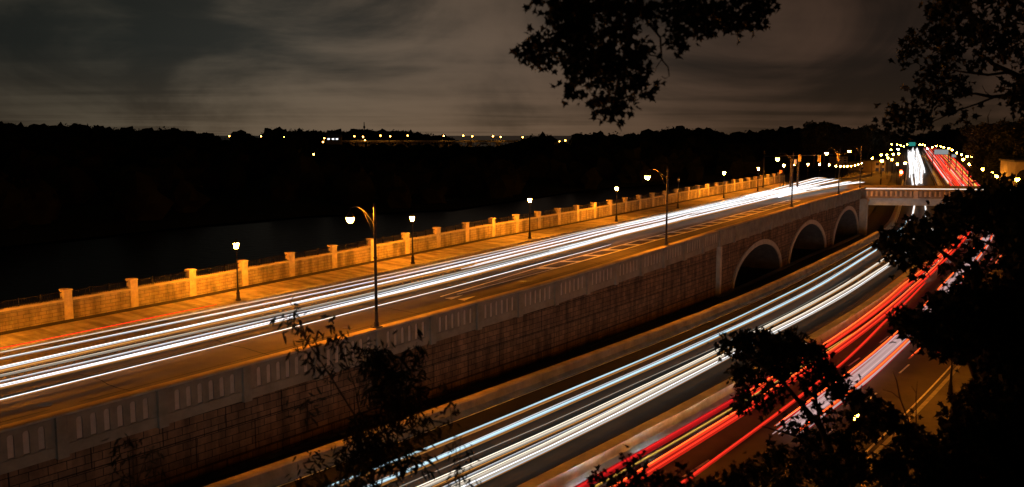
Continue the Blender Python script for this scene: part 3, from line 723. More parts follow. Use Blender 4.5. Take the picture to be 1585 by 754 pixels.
X(Hn, -20, e1, [(-20, -10.7), (23, -10.4), (57, -9.8), (104, -9.5), (168, -9.1)], .04, OR, .30, 'dim orange trail under the upper cream trail of the inner lane', GL)
X(Hn, -20, 48, [(-20, -11.1), (23, -10.75), (57, -10.2)], .045, W, .38, 'short grey trail that stops beside the cream trails', GL)
X(Hn, -20, e1, [(-20, -11.5), (21, -11.2), (54, -10.4), (101, -10.5), (168, -9.9)], .15, CR, .58, 'broad cream trail in the middle of the inner lane', GL)
X(Hn, -20, e1, [(-20, -12.0), (21, -11.65), (54, -10.9), (101, -10.9), (168, -10.3)], .14, W, .62, 'whitish trail nearest the yellow edge line', GL)
# outbound
X(Tn, -20, 60, [(-20, -15.95), (60, -15.5)], .20, DR, .8, 'dark red trail right beside the median barrier', GR)
X(Tn, -20, 60, [(-20, -16.3), (60, -16.2)], .035, YL, .55, 'thin yellow trail between two red ones beside the median', GR)
X(Tn, -20, e1, [(-20, -17.2), (18, -17.1), (49, -16.6), (84, -15.9), (168, -15.6)], .15, RO, .85, 'bright orange red trail in the lane next to the median', GR)
X(Tn, -20, e1, [(-20, -17.5), (18, -17.4), (49, -16.9), (84, -16.2), (168, -15.9)], .12, RD, .75, 'red trail along the lower rim of the bright orange red one', GR)
X(Tn, 34, e1, [(34, -15.9), (53, -15.55), (83, -14.9), (168, -15.2)], .17, RO, .95, 'orange red trail closest to the median beyond the low leaves', GR)
X(Tn, 34, e1, [(34, -16.2), (53, -15.8), (83, -15.2), (168, -15.4)], .10, RD, .85, 'red trail second from the median beyond the low leaves', GR)
X(Tn, -20, 90, [(-20, -19.6), (22, -19.2), (47, -18.3), (64, -17.2), (90, -16.5)], .09, RD, .75, 'slanting red trail changing lanes towards the median', GR)
X(Tn, 30, e1, [(30, -19.7), (45, -19.55), (87, -18.5), (168, -18.2)], .21, RO, .95, 'bright red trail on the upper edge of the pink bundle', GR)
X(Tn, 30, e1, [(30, -20.1), (45, -19.95), (87, -18.9), (168, -18.5)], .21, PK, .50, 'pink white trail in the upper half of the pink bundle', GR)
X(Tn, 30, e1, [(30, -20.5), (45, -20.35), (87, -19.3), (168, -18.9)], .21, PK, .46, 'pink white trail in the lower half of the pink bundle', GR)
X(Tn, 30, e1, [(30, -20.95), (45, -20.85), (87, -19.8), (168, -19.4)], .21, RO, .95, 'bright red trail on the lower edge of the pink bundle', GR)
X(Tn, 51, 59, [(51, -21.75), (59, -21.8)], .05, RO, .9, 'short red dash left in the far right lane, upper one', GR)
X(Tn, 51, 59, [(51, -23.1), (59, -23.2)], .05, RO, .9, 'short red dash left in the far right lane, lower one', GR)
for i, d in enumerate((-19.4, -20.2, -21.0, -21.8, -22.6)):
    X(Tn, 100 + i * 3, 116 + i * 3, [(100, d), (130, d - .4)], .07, RO, .9, 'short red taillight trail seen through the leaves below the overpass', 'short taillight trails behind the leaves')
# the beams of the same vehicles graze the barriers beside them: inbound towards the viewer, outbound away
def beams(lab, d, d2, sgn, power, tgt_h):
    own = [o_ for o_ in COL.objects if o_.get('label') == lab][0]
    for q in np.arange(-20, 168, 6.0):
        ld = bpy.data.lights.new('headlight_beam', 'SPOT'); ld.energy = power; ld.color = (0.88, 0.94, 1.0); ld.spot_size = math.radians(52); ld.spot_blend = 1.0; ld.shadow_soft_size = 0.12
        lo = bpy.data.objects.new('headlight_beam', ld); COL.objects.link(lo); lo.parent = own
        x, y = PL.p(q, d); x2, y2 = PL.p(q + sgn * 5.5, d2); lo.location = (x, y, zL(x, y) + .80)
        lo.rotation_euler = (Vector((x2, y2, zL(x2, y2) + tgt_h)) - Vector(lo.location)).to_track_quat('-Z', 'Y').to_euler()
beams('bright orange red trail in the lane next to the median', -16.7, -14.2, 1, 750, .10)
beams('wide pale blue trail, second from the side barrier', -7.4, -3.0, -1, 40, .15)
# beyond the overpass
rg = random.Random(7)
FWH = 'white headlight trail in the far inbound lanes above the overpass'
for i in range(16):
    u = i / 15; s0 = rg.choice([296, 300, 330, 345, 380]) + rg.uniform(-6, 12); s1 = rg.uniform(820, 1150)
    X(Hn, s0, s1, [(s0, -5.5 - 3.4 * u if s0 < 340 else -4.6 - 5.6 * u), (450, -4.4 - 6.2 * u), (740, -2.2 - 8.6 * u), (1100, -2 - 8.6 * u)], rg.uniform(.22, .40), W, 1.2, FWH, 'far headlight trails', h=rg.uniform(.6, 1.1))
X(Hn, 166, 216, [(166, -6.0), (216, -6.3)], .22, W, 1.0, 'left one of the two white strokes seen under the overpass', None)
X(Hn, 172, 222, [(172, -8.6), (222, -8.5)], .20, W, 1.0, 'right one of the two white strokes seen under the overpass', None)
FRD = 'red taillight trail in the far outbound lanes above the overpass'
for i in range(46):
    u = (i + rg.uniform(-.3, .3)) / 45; s0 = rg.uniform(230, 330) if i % 3 else rg.uniform(350, 480); s1 = min(1150, s0 + rg.uniform(150, 800))
    dd = lambda q: float(np.interp(q, [200, 305, 460, 740, 1100], [-15.8 - 7.0 * u, -16.0 - 9.4 * u, -16.2 - 11.6 * u, -16.0 - 15.5 * u, -16 - 16 * u]))
    c, st = rg.choice([(RO, 1.1), (RO, 1.3), (RD, 1.1), (RD, 1.3), (PK, .9), (RO, 1.4), (RD, 1.2), (YL, 1.0)])
    w_ = rg.uniform(-.5, .5)
    X(Tn, s0, s1, [(s0, dd(s0)), ((s0 + s1) / 2, dd((s0 + s1) / 2) + w_), (s1, dd(s1))], rg.uniform(.10, .26), c, st, FRD, 'far taillight trails', h=rg.uniform(.6, 1.1))
mb = MB()
mb.tube([(.8, 1.6, .95), (OL * .3, 1.6, 1.0), (OL, 1.6, .95)], .09, 6); o = mb.build(Hn, tmat(CR, .9)); o.location = ov.location; o.rotation_euler = ov.rotation_euler
tag(o, 'cream trail running along the top of the overpass parapet', 'light trail')

# ------------------------------------------------------------------ traffic signals and signs at the crossing
def signal_head(par, loc, rz):
    m_ = MB(); m_.box((0, 0, 0), (.42, .32, 1.25)); o = m_.build('signal_head', M['signal'], par); o.location = loc; o.rotation_euler = (0, 0, rz)
    m2 = MB()
    for z in (.4, 0, -.4): m2.lathe([(.14, -.0), (.14, .16)], (0, 0, 0), 10)
    return o
M['signal'] = mat('signal_yellow_housing', (0.72, 0.45, 0.08), 0.6, var=0.1)
M['red_light'] = emit('red_signal', (1.0, 0.06, 0.03), 90); M['green_light'] = emit('green_signal', (0.1, 0.9, 0.6), 20)
pA = onh(1181, 291, 10.35); sg = empty('signal_mast', pA); tag(sg, 'traffic signal mast with long arm over the upper road at the crossing', 'traffic signal')
m_ = MB(); m_.lathe([(.2, 0), (.14, .4), (.11, 7.0)], n=8); m_.build('pole', M['iron'], sg, True)
ends = [at(1238, 240, 158), at(1268, 240, 152), at(1298, 238, 146)]
m_ = MB(); zz_ = pA.z + 5.9
m_.tube([(0, 0, 5.9), ends[1] - pA, ends[2] - pA + Vector((1, -1, 0.1))], [.09, .06, .04], 6); m_.build('arm', M['iron'], sg, True)
for e_ in ends:
    m_ = MB(); m_.box((0, 0, -.55), (.40, .30, 1.15))
    for z in (-.2, -.55, -.9):
        m_.tube([(-.02, -.15, z), (-.02, -.33, z)], .15, 8)
    o = m_.build('signal_head', M['signal'], sg); o.location = e_ - pA; o.rotation_euler = (0, 0, .3)
pB = onh(1393, 300, 13.0); pB = at(1393, 290, 190); rs = empty('red_signal', pB); tag(rs, 'lit red traffic signal on a post beyond the overpass', 'traffic signal')
top = at(1393, 267.4, 190); m_ = MB(); hgt_ = top.z - pB.z
m_.lathe([(.1, -3), (.08, hgt_ - .6)], n=7); m_.build('post', M['iron'], rs)
m_ = MB(); m_.box((0, .1, hgt_), (.45, .3, 1.3)); m_.build('housing', M['signal'], rs)
m_ = MB(); m_.lathe([(.22, 0), (.26, .22), (.22, .45)], (0, -.28, hgt_ - .1), 10); m_.build('lens', M['red_light'], rs)
# gantry signs far along the expressway
M['sign_grey'] = mat('sign_panel_grey', (0.55, 0.57, 0.58), 0.6, var=0.1); M['sign_green'] = mat('sign_panel_green', (0.03, 0.35, 0.28), 0.6, var=0.1)
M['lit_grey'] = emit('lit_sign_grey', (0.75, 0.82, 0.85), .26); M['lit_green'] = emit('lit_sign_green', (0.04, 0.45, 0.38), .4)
def sign(name, px0_, px1_, py0_, py1_, Y, face, lab, leg=True):
    a = at(px0_, py1_, Y); b_ = at(px1_, py0_, Y); c = (a + b_) / 2; r = empty(name, (c.x, c.y, CZ - 17.6)); tag(r, lab, 'road sign')
    wd, hh = b_.x - a.x, b_.z - a.z; z = c.z - (CZ - 17.6)
    m_ = MB(); m_.box((0, 0, z), (wd, .15, hh)); m_.build('panel', face, r)
    m_ = MB(); m_.box((0, .12, z), (wd + .3, .08, hh + .3)); m_.build('backing', M['iron'], r)
    m_ = MB()
    for sx in (-wd * .5 - .4, wd * .5 + .4): m_.lathe([(.22, 0), (.18, z + hh / 2)], (sx, .3, 0), 7)
    m_.tube([(-wd * .5 - .4, .3, z), (wd * .5 + .4, .3, z)], .14, 6); m_.build('gantry', M['iron'], r)
sign('gantry_sign', 1446, 1468, 231.6, 239, 420, M['lit_grey'], 'wide pale grey gantry sign over the far red lanes')
sign('gantry_sign', 1406.5, 1417, 220.3, 226, 560, M['lit_green'], 'teal green gantry sign over the far white lanes')
sign('gantry_sign', 1473, 1480, 239, 243.6, 400, M['lit_grey'], 'small pale blue grey sign right of the wide gantry sign')
sign('street_sign', 1229, 1233, 247, 254, 160, M['sign_grey'], 'small blue grey sign panel behind the third tall lamp pole')
p = at(1209, 247, 165); M['orange_sign'] = mat('orange_sign', (.75, .22, .04), .6, var=.05)
ws = empty('warning_sign', (p.x, p.y, CZ - 10.4)); tag(ws, 'small orange warning sign on a post beside the river wall end', 'road sign')
z_ = at(1209, 265.6, 165).z - (CZ - 10.4)
m_ = MB(); m_.lathe([(.04, 0), (.04, z_ + .4)], n=6); m_.build('post', M['iron'], ws)
m_ = MB(); m_.box((0, -.06, z_), (.55, .04, .55)); m_.build('panel', M['orange_sign'], ws)

# ------------------------------------------------------------------ far bank, hills, woods, bridge
SKY = [(-400, 196), (-60, 192), (0, 193), (15, 191), (30, 198), (60, 198), (110, 198), (125, 196), (150, 201), (200, 203), (240, 206), (270, 203), (320, 211), (355, 211), (370, 208), (400, 210),
       (425, 203), (450, 206), (500, 222), (560, 230), (700, 232), (800, 226), (820, 218), (850, 213), (870, 210), (900, 210), (960, 213), (1010, 208), (1040, 201), (1080, 205), (1150, 211), (1180, 205),
       (1220, 203), (1260, 199), (1275, 194), (1300, 200), (1330, 203), (1345, 198), (1370, 208), (1400, 214), (1440, 208), (1460, 203), (1500, 200), (1585, 196), (2000, 190)]
SHORE = [(-400, 420), (0, 385), (300, 352), (480, 336), (700, 326), (900, 296), (1050, 284), (1150, 276), (1300, 262), (2000, 262)]
sk = lambda px: float(np.interp(px, [a for a, _ in SKY], [b_ for _, b_ in SKY]))
sh = lambda px: float(np.interp(px, [a for a, _ in SHORE], [b_ for _, b_ in SHORE]))
def hill_pt(px, t_):
    """t 0 at the shore, 1 at the ridge"""
    r0 = F * 22.0 / (sh(px) - HOR); r1 = 820.0
    if px > 1300: r0 = 560.0; r1 = 900
    if px > 1300:
        k_ = max(0.0, min(1.0, 1 - abs(px - 1435) / 60.0 + .35)) if abs(px - 1435) < 80 else 0.0
        r0 += 620 * k_; r1 += 420 * k_
    Y = r0 + (r1 - r0) * t_; ztop = (HOR - sk(px)) * r1 / F - 9.0; zb = -21.6 if px < 1300 else -18.0
    g_ = t_ ** .75
    return Vector(((px - CX) / F * Y, Y, CZ + zb + (ztop - zb) * g_))
V = []; Fc = []; pxs = list(range(-400, 2001, 20)); nt_ = 12
for px in pxs:
    for k in range(nt_ + 2):
        if k <= nt_: V.append(hill_pt(px, k / nt_))
        else: v = hill_pt(px, 1.0); V.append(Vector((v.x * 1.3, v.y * 1.3, CZ - 24)))
m_ = nt_ + 2
for i in range(len(pxs) - 1):
    for k in range(m_ - 1): Fc.append((i * m_ + k, (i + 1) * m_ + k, (i + 1) * m_ + k + 1, i * m_ + k + 1))
struct(mobj('hill', V, Fc, M['hill'], smooth=True))
def crowns(name, spots, m, seed=1):
    """many rounded crowns, each an uneven ball of leaf clumps"""
    rng = np.random.RandomState(seed); bm = bmesh.new(); bmesh.ops.create_icosphere(bm, subdivisions=2, radius=1.0)
    base = np.array([v.co[:] for v in bm.verts]); fa = [tuple(v.index for v in f.verts) for f in bm.faces]; bm.free()
    VV = []; FF = []; n0 = 0
    for (x, y, z, r) in spots:
        ph = rng.rand(3) * 6; nz = 1 + .22 * np.sin(base[:, 0] * 4 + ph[0]) * np.sin(base[:, 1] * 5 + ph[1]) + .16 * np.sin(base[:, 2] * 7 + ph[2]) + rng.randn(len(base)) * .09
        v = base * nz[:, None] * r * np.array([1, 1, .85 + rng.rand() * .35]) + np.array([x, y, z]); VV.append(v); FF += [tuple(i + n0 for i in f) for f in fa]; n0 += len(v)
        k_ = 44; dirs = rng.randn(k_, 3); dirs[:, 2] = np.abs(dirs[:, 2]) * 1.1; dirs /= np.linalg.norm(dirs, axis=1)[:, None]
        c = dirs * r * (1.0 + rng.rand(k_, 1) * .22) + np.array([x, y, z]); sz = r * .085
        q = (rng.randn(k_, 3, 3) * sz + c[:, None, :]).reshape(-1, 3); VV.append(q); FF += [(n0 + 3 * i, n0 + 3 * i + 1, n0 + 3 * i + 2) for i in range(k_)]; n0 += 3 * k_
    V = np.concatenate(VV); return mobj(name, V, FF, m)
rng = np.random.RandomState(11); spots = []
for i in range(1500):
    px = rng.uniform(-380, 1990); t_ = rng.rand() ** .8
    v = hill_pt(px, t_); r = rng.uniform(4, 7); spots.append((v.x, v.y, v.z + r * .6, r))
for px in np.arange(-380, 1990, 5.0):                             # ridge line
    v = hill_pt(px + rng.uniform(-2, 2), .995); r = rng.choice([4.0, 5.5, 7.5, 9.5]) * rng.uniform(.85, 1.1); spots.append((v.x, v.y, v.z + 9.0 - r * .8 + rng.uniform(-1.2, 1.2), r))
LP_ = [(355, 211), (404, 211), (440, 212), (485.5, 239), (502, 214), (500, 220), (518, 212), (875, 217.6), (866, 219)]
def clear(sp_):
    x_, y_, z_, r_ = sp_; px = CX + x_ / y_ * F; py = HOR + (CZ - z_ - r_) / y_ * F; m_ = r_ / y_ * F
    return not any(abs(px - a) < m_ + 3 and py < b_ + 3 for a, b_ in LP_)
spots = [sp_ for sp_ in spots if clear(sp_)] + [(a_[0], a_[1], a_[2] - 6, a_[3] * .7) for a_ in spots if not clear(a_)]
tag(crowns('far_woods', spots, M['wood_far'], 2), 'black wooded hills on the far bank of the river', 'woods', kind='stuff')
# farther ridge behind the bridge on the left
spots = []
for px in np.arange(420, 700, 3.2):
    y_ = float(np.interp(px, [420, 500, 560, 600, 640, 690, 720], [204, 208, 206, 207, 209, 216, 222])); Y = 1350
    r = rng.uniform(6, 11); spots.append(((px - CX) / F * Y, Y + rng.uniform(-30, 30), CZ + (HOR - y_) * Y / F - r * .6, r))
    spots.append(((px - CX) / F * Y, Y, CZ + (HOR - y_) * Y / F - r * 1.9, 14))
tag(crowns('distant_woods', spots, M['wood_far'], 3), 'low distant wooded ridge behind the arched bridge', 'woods', kind='stuff')

YB = 930.0
br = empty('river_bridge', (at(680, 220, YB).x, YB, CZ - 22)); tag(br, 'distant lamplit arched bridge across the river', 'bridge')
M['bridge_conc'] = mat('bridge_concrete', (0.42, 0.36, 0.28), .9, var=.2, scale=.1)
xa, xb = at(520, 219, YB).x - br.location.x, at(822, 219, YB).x - br.location.x
zdk = at(680, 218.4, YB).z - (CZ - 22)
m_ = MB(); m_.box(((xa + xb) / 2, 0, zdk - .6), (xb - xa, 12, 1.2)); m_.box(((xa + xb) / 2, -6, zdk + .45), (xb - xa, .3, .9)); m_.build('deck', M['bridge_conc'], br)
piers = [at(p_, 219, YB).x - br.location.x for p_ in (522, 559, 600, 641, 683, 727, 771, 815)]
for x_ in piers: m_ = MB(); m_.box((x_, 0, (zdk - 1.2) / 2), (5, 10, zdk - 1.2)); m_.build('pier', M['bridge_conc'], br)
for a, b_ in zip(piers[:-1], piers[1:]):
    m_ = MB(); pts = []
    for i in range(15):
        t_ = i / 14; pts.append((a + 2.4 + (b_ - a - 4.8) * t_, -4.5, 1.2 + (zdk - 3.4) * math.sin(math.pi * t_) ** .75))
    m_.tube(pts, .9, 6)
    for i in (1, 3, 5, 9, 11, 13): m_.box((pts[i][0], -4.5, (pts[i][2] + zdk - 1.2) / 2), (.8, .8, max(.3, zdk - 1.2 - pts[i][2])))
    m_.build('arch', M['bridge_conc'], br)
def bridge_lamp():
    r = empty('bridge_lamp'); m_ = MB(); m_.lathe([(.15, 0), (.1, 4.6)], n=6); m_.build('pole', M['iron'], r)
    m_ = MB(); m_.lathe([(.2, 4.4), (.62, 4.7), (.62, 5.2), (.3, 5.6)], n=8); m_.build('lamp_glass', M['sodium_bridge'], r, True); return r
b0 = bridge_lamp(); first = True
for px, py in ((548.5, 211), (562, 212), (589, 210), (604, 211), (631, 210), (687, 210.5), (717, 210), (731, 211), (763, 211), (775, 212), (809, 212.5)):
    r = b0 if first else copy_tree(b0); first = False; p = at(px, py, YB - 8.5); r.location = (p.x, p.y, p.z - 5.0)
    tag(r, 'tiny orange lamp on the distant arched bridge', 'street lamp', 'lamps on the distant bridge')
h0 = None
for px, py, Y, lab in ((355, 211, 800, 'leftmost orange lamp on the far wooded skyline'), (404, 211, 800, 'second orange lamp from the left on the far wooded skyline'), (440, 212, 800, 'faint third lamp on the far wooded skyline'),
        (485.5, 239, 560, 'lone lamp low in the dark woods left of the bridge'), (502, 214, 800, 'upper lamp at the left end of the distant bridge'), (500, 220, 720, 'lower lamp at the left end of the distant bridge'),
        (518, 212, 790, 'bright lamp above the pale house lights by the bridge end'), (565, 217, 790, 'lamp just under the deck of the distant bridge'), (875, 217.6, 700, 'lone lamp in the dark woods right of the bridge'),
        (866, 219, 690, 'tiny lamp beside the lone one right of the bridge')):
    r = copy_tree(b0); r.name = 'hillside_lamp'; p = at(px, py, Y - 40); r.location = (p.x, p.y, p.z - 5.0); sc_ = .55 if 'faint' in lab or 'tiny' in lab else .8
    r.location = (p.x, p.y, p.z - 5.0 * sc_); r.scale = (sc_,) * 3; tag(r, lab, 'lamp')
# house with lit windows beside the bridge, mast on the ridge
p = at(517, 216, 750); hs = empty('lit_house', (p.x, p.y, p.z - 4)); tag(hs, 'small house with bright white windows at the left end of the distant bridge', 'house')
M['win_white'] = emit('lit_window', (.85, .9, 1), 1.6)
m_ = MB(); m_.box((0, 0, 3), (12, 8, 6)); m_.build('wall', M['building'], hs)
m_ = MB(); m_.add([(-6.5, -4.5, 6), (6.5, -4.5, 6), (6.5, 4.5, 6), (-6.5, 4.5, 6), (-6.5, 0, 8.4), (6.5, 0, 8.4)], [(0, 1, 5, 4), (2, 3, 4, 5), (0, 4, 3), (1, 2, 5), (3, 2, 1, 0)]); m_.build('roof', M['roof'], hs)
for x_ in (-3.6, 0, 3.2): m_ = MB(); m_.box((x_, -4.02, 4.4), (1.8, .05, 1.1)); m_.build('window', M['win_white'], hs)
p = at(564, 208, 1300); ms = empty('radio_mast', (p.x, p.y, p.z - 8)); tag(ms, 'thin lattice mast on the skyline above the distant bridge', 'mast')
m_ = MB(); tp = at(564, 189, 1300).z - (p.z - 8)
for sx, sy in ((-.8, -.8), (.8, -.8), (0, .9)): m_.tube([(sx * 1.4, sy * 1.4, 0), (sx * .25, sy * .25, tp)], .28, 4)
for i in range(8): z = 2 + i * (tp - 3) / 8; m_.box((0, 0, z), (1.8 - i * .16, 1.4 - i * .12, .25))
m_.box((0, 0, tp * .72), (2.6, 1, 3.2)); m_.build('lattice', M['iron'], ms)

# ------------------------------------------------------------------ trees around the far streets
def leaf_cloud(rng, blobs, n, size):
    ws = np.array([b_[3] ** 2 for b_ in blobs]); ws /= ws.sum(); pick = rng.choice(len(blobs), n, p=ws)
    C = np.array([b_[:3] for b_ in blobs])[pick]; R = np.array([b_[3] for b_ in blobs])[pick]
    d = rng.randn(n, 3); d /= np.linalg.norm(d, axis=1)[:, None]
    c = C + d * (R * (rng.rand(n) ** .45))[:, None]
    a = rng.randn(n, 3); a /= np.linalg.norm(a, axis=1)[:, None]; b_ = np.cross(a, rng.randn(n, 3)); b_ /= np.linalg.norm(b_, axis=1)[:, None]
    s_ = size * (0.6 + rng.rand(n) * .8)[:, None]
    return c, a * s_, b_ * s_
def quad_mesh(name, c, a, b_, m, parent):
    V = np.stack([c - a, c - b_ * .6, c + a, c + b_ * .6], 1).reshape(-1, 3); n = len(c)
    Fc = [(4 * i, 4 * i + 1, 4 * i + 2, 4 * i + 3) for i in range(n)]; return mobj(name, V, Fc, m, parent)
def make_tree(seed, h=18.0, wd=6.0):
    rng = np.random.RandomState(seed); r = empty('broadleaf_tree')
    blobs = [(rng.randn() * wd * .45, rng.randn() * wd * .45, h * (.38 + .55 * rng.rand()), wd * rng.uniform(.28, .5)) for _ in range(16)] + [(0, 0, h * .6, wd * .6)]
    c, a, b_ = leaf_cloud(rng, blobs, 3800, .48); quad_mesh('crown', c, a, b_, M['leaf'], r)
    m_ = MB(); m_.tube([(0, 0, -.5), (.1, 0, h * .3), (0, .2, h * .75)], [.35, .28, .1], 7)
    for bl in blobs[:7]: m_.tube([(0, 0, h * .28), (bl[0] * .5, bl[1] * .5, h * .28 + (bl[2] - h * .28) * .5), bl[:3]], [.16, .10, .04], 5)
    m_.build('trunk', M['bark'], r, True); return r
tr = [make_tree(s_) for s_ in (21, 22, 23)]
TP = [(1262, 196, 470), (1278, 191, 500), (1302, 200, 520), (1326, 202, 480), (1345, 196, 540), (1362, 204, 560),
      (1446, 202, 1180), (1459, 194, 1150), (1474, 200, 1120), (1516, 205, 430), (1532, 196, 390), (1542, 200, 360), (1532, 192, 330), (1549, 196, 340), (1566, 188, 300), (1584, 190, 280), (1604, 186, 260),
      (1528, 232, 250), (1540, 240, 225), (1568, 228, 240), (1590, 225, 230), (1240, 205, 540), (1215, 208, 560)]
for i, (px, py, Y) in enumerate(TP):
    r = tr[i] if i < 3 else copy_tree(tr[i % 3]); p = at(px, py, Y); gz = CZ - 17.8; hh = p.z - gz
    r.location = (p.x, p.y, gz); k_ = hh / 18.0; r.scale = (k_ * 1.15, k_ * 1.15, k_); r.rotation_euler = (0, 0, i * 1.3)
    if px < 1400: tag(r, 'dark rounded tree on the skyline left of the far expressway', 'tree', 'trees left of the far expressway')
    else: tag(r, 'dark tall tree massed on the right of the far expressway', 'tree', 'trees right of the far expressway')

# buildings lit by the street lamps
def building(px0_, px1_, pyt, Y, depth, rz, lab, arches=False, floors=2, gz=17.6):
    a = at(px0_, pyt, Y); b_ = at(px1_, pyt, Y); wd = b_.x - a.x; hh = a.z - (CZ - gz); r = empty('street_building', (a.x, Y, CZ - gz), rz); tag(r, lab, 'building')
    m_ = MB(); m_.box((wd / 2, depth / 2, hh / 2), (wd, depth, hh)); m_.build('wall', M['building'], r)
    m_ = MB(); m_.box((wd / 2, depth / 2, hh + .2), (wd + .6, depth + .6, .4)); m_.build('roof', M['roof'], r)
    n = max(2, int(wd / 3.2))
    for f_ in range(floors):
        for k in range(n):
            xx = wd * (k + .5) / n; zc = hh * (f_ + .55) / floors; ww = wd / n * .42; h2 = hh / floors * .5
            m_ = MB()
            if arches:
                pts = [(xx - ww, -.04, zc - h2), (xx + ww, -.04, zc - h2)] + [(xx + ww * math.cos(t_), -.04, zc + h2 * .3 + ww * math.sin(t_)) for t_ in np.linspace(0, math.pi, 9)]
                m_.add(pts + [(p_[0], .06, p_[2]) for p_ in pts], [tuple(range(11)), tuple(range(21, 10, -1))])
            else: m_.box((xx, -.02, zc), (ww * 1.3, .08, h2 * 1.1))
            m_.build('window', M['dark_glass'], r)
    return r
building(1572, 1632, 251, 200, 12, -.25, 'lamplit yellow stone building with arched openings at the right edge', True, 1)
building(1548, 1568, 258, 235, 8, -.2, 'low lamplit building left of the arched stone one', False, 1)
building(1330, 1350, 252, 420, 10, .1, 'lamplit flat roofed building behind the crossing, left one', False, 2)
building(1354, 1372, 250, 400, 10, .1, 'lamplit flat roofed building behind the crossing, right one', False, 2)
building(1296, 1313, 243, 500, 10, .1, 'pale building far behind the signal arm', False, 3)

# ------------------------------------------------------------------ foreground foliage
LEAF = np.array([(0, 0), (.16, .10), (.42, .02), (.34, .26), (.52, .50), (.26, .50), (.14, .62), (0, 1.0), (-.14, .62), (-.26, .50), (-.52, .50), (-.34, .26), (-.42, .02), (-.16, .10)])
OVAL = np.array([(0, 0), (.10, .25), (.12, .5), (.07, .8), (0, 1.0), (-.07, .8), (-.12, .5), (-.10, .25)])
def leaves(name, rng, C, size, m, parent, shape=LEAF, droop=.5):
    n = len(C); k_ = len(shape)
    up = rng.randn(n, 3); up[:, 2] = up[:, 2] * .6 - droop; up /= np.linalg.norm(up, axis=1)[:, None]
    side = np.cross(up, rng.randn(n, 3)); side /= np.linalg.norm(side, axis=1)[:, None]
    nrm = np.cross(side, up); s_ = size * (0.65 + rng.rand(n) * .6)
    P = C[:, None, :] + (side[:, None, :] * shape[None, :, 0, None] + up[:, None, :] * shape[None, :, 1, None] + nrm[:, None, :] * (np.abs(shape[None, :, 0, None]) * .35 - .18 * shape[None, :, 1, None] ** 2)) * s_[:, None, None]
    V = P.reshape(-1, 3)
    if k_ == 14: base = [(0, 1, 2, 3), (0, 3, 4, 5), (0, 5, 6, 7), (0, 7, 8, 9), (0, 9, 10, 11), (0, 11, 12, 13)]
    else: base = [(0, 1, 2, 3), (0, 3, 4, 5), (0, 5, 6, 7)]
    Fc = [tuple(j + k_ * i for j in f) for i in range(n) for f in base]
    return mobj(name, V, Fc, m, parent)
def foliage(rng, pts, Y, depth, per=1.0, spacing=.11):
    """pts: (px, py, radius px, number). Leaves hang in sprays round those points"""
    out_ = []; tw = []
    for (px, py, rp, n) in pts:
        Yc = Y + rng.uniform(-depth, depth); c = np.array(at(px, py, Yc)); R = rp * Yc / F
        nsp = max(2, int(n / 9)); n_each = max(3, int(n * per / nsp))
        for _ in range(nsp):
            d = rng.randn(3); d /= np.linalg.norm(d); sc_ = c + d * R * rng.rand() ** .5 * np.array([1, 1.3, 1]); tw.append((c, sc_))
            out_.append(sc_ + rng.randn(n_each, 3) * spacing)
    return np.concatenate(out_), tw
def twigs(mb, tw, rng, r0=.012):
    for a, b_ in tw:
        if rng.rand() < .5: continue
        m__ = (a + b_) / 2 + rng.randn(3) * .04; mb.tube([a, m__, b_], [r0, r0 * .7, r0 * .4], 4)
def P3(px, py, Y): return at(px, py, Y)

# overhanging branches, top centre
rng = np.random.RandomState(5); Y1 = 9.5
t1 = empty('overhanging_tree', (3.5, 7.0, CZ - 1.7)); tag(t1, 'dark overhanging maple branches with drooping leaves at the top centre', 'tree')
pts = [(838, -5, 14, 40), (870, 8, 26, 120), (905, 15, 28, 140), (940, 10, 26, 110), (880, 45, 26, 120), (912, 55, 26, 130), (850, 62, 18, 60), (828, 72, 12, 40), (815, 82, 9, 22), (842, 92, 9, 24), (900, 85, 22, 100),
       (935, 78, 20, 90), (925, 110, 18, 80), (893, 118, 12, 40), (888, 138, 9, 26), (912, 140, 9, 22), (945, 105, 16, 60), (962, 125, 14, 50), (985, 112, 12, 40), (1000, 125, 9, 20), (980, 85, 16, 60), (958, 40, 18, 60),
       (995, 78, 10, 30), (945, 150, 12, 36), (935, 172, 9, 24), (958, 170, 9, 26), (972, 160, 9, 22), (985, 135, 9, 20), (975, 10, 20, 60), (1000, 5, 20, 50), (1045, 62, 10, 30), (1050, 40, 14, 45), (1070, 20, 20, 80),
       (1100, 28, 20, 90), (1125, 18, 20, 80), (1080, 48, 8, 20), (1150, 22, 18, 70), (1175, 20, 15, 50), (1185, 5, 14, 40), (1160, 40, 8, 16), (1040, 5, 18, 50), (975, 52, 10, 24), (1095, -15, 60, 160), (930, -25, 70, 220), (865, 85, 10, 18)]
C, tw = foliage(rng, pts, Y1, .9, per=1.25, spacing=.058); leaves('foliage', rng, C, .088, M['leaf'], t1, droop=.8).matrix_parent_inverse = Matrix.Translation(-t1.location)
m_ = MB(); twigs(m_, tw, rng, .007)
def brn(mb, ppx, Y, r0, r1, dy=0):
    n = len(ppx); mb.tube([P3(px, py, Y + dy * i) for i, (px, py) in enumerate(ppx)], list(np.linspace(r0, r1, n)), 6)
brn(m_, [(1130, -300), (1060, -150), (1000, -40), (975, 30), (975, 60), (960, 110), (950, 160)], Y1, .07, .012)
brn(m_, [(1000, -40), (940, -10), (900, 40), (880, 90)], Y1, .03, .01); brn(m_, [(1060, -150), (1090, -40), (1110, 20), (1165, 35)], Y1, .035, .008)
brn(m_, [(985, 5), (1003, 35), (1022, 58), (1024, 88)], Y1, .016, .010); brn(m_, [(1024, 88), (1010, 86), (998, 84)], Y1, .008, .005); brn(m_, [(1024, 92), (1034, 104), (1036, 118), (1030, 122), (1024, 118)], Y1, .008, .004)
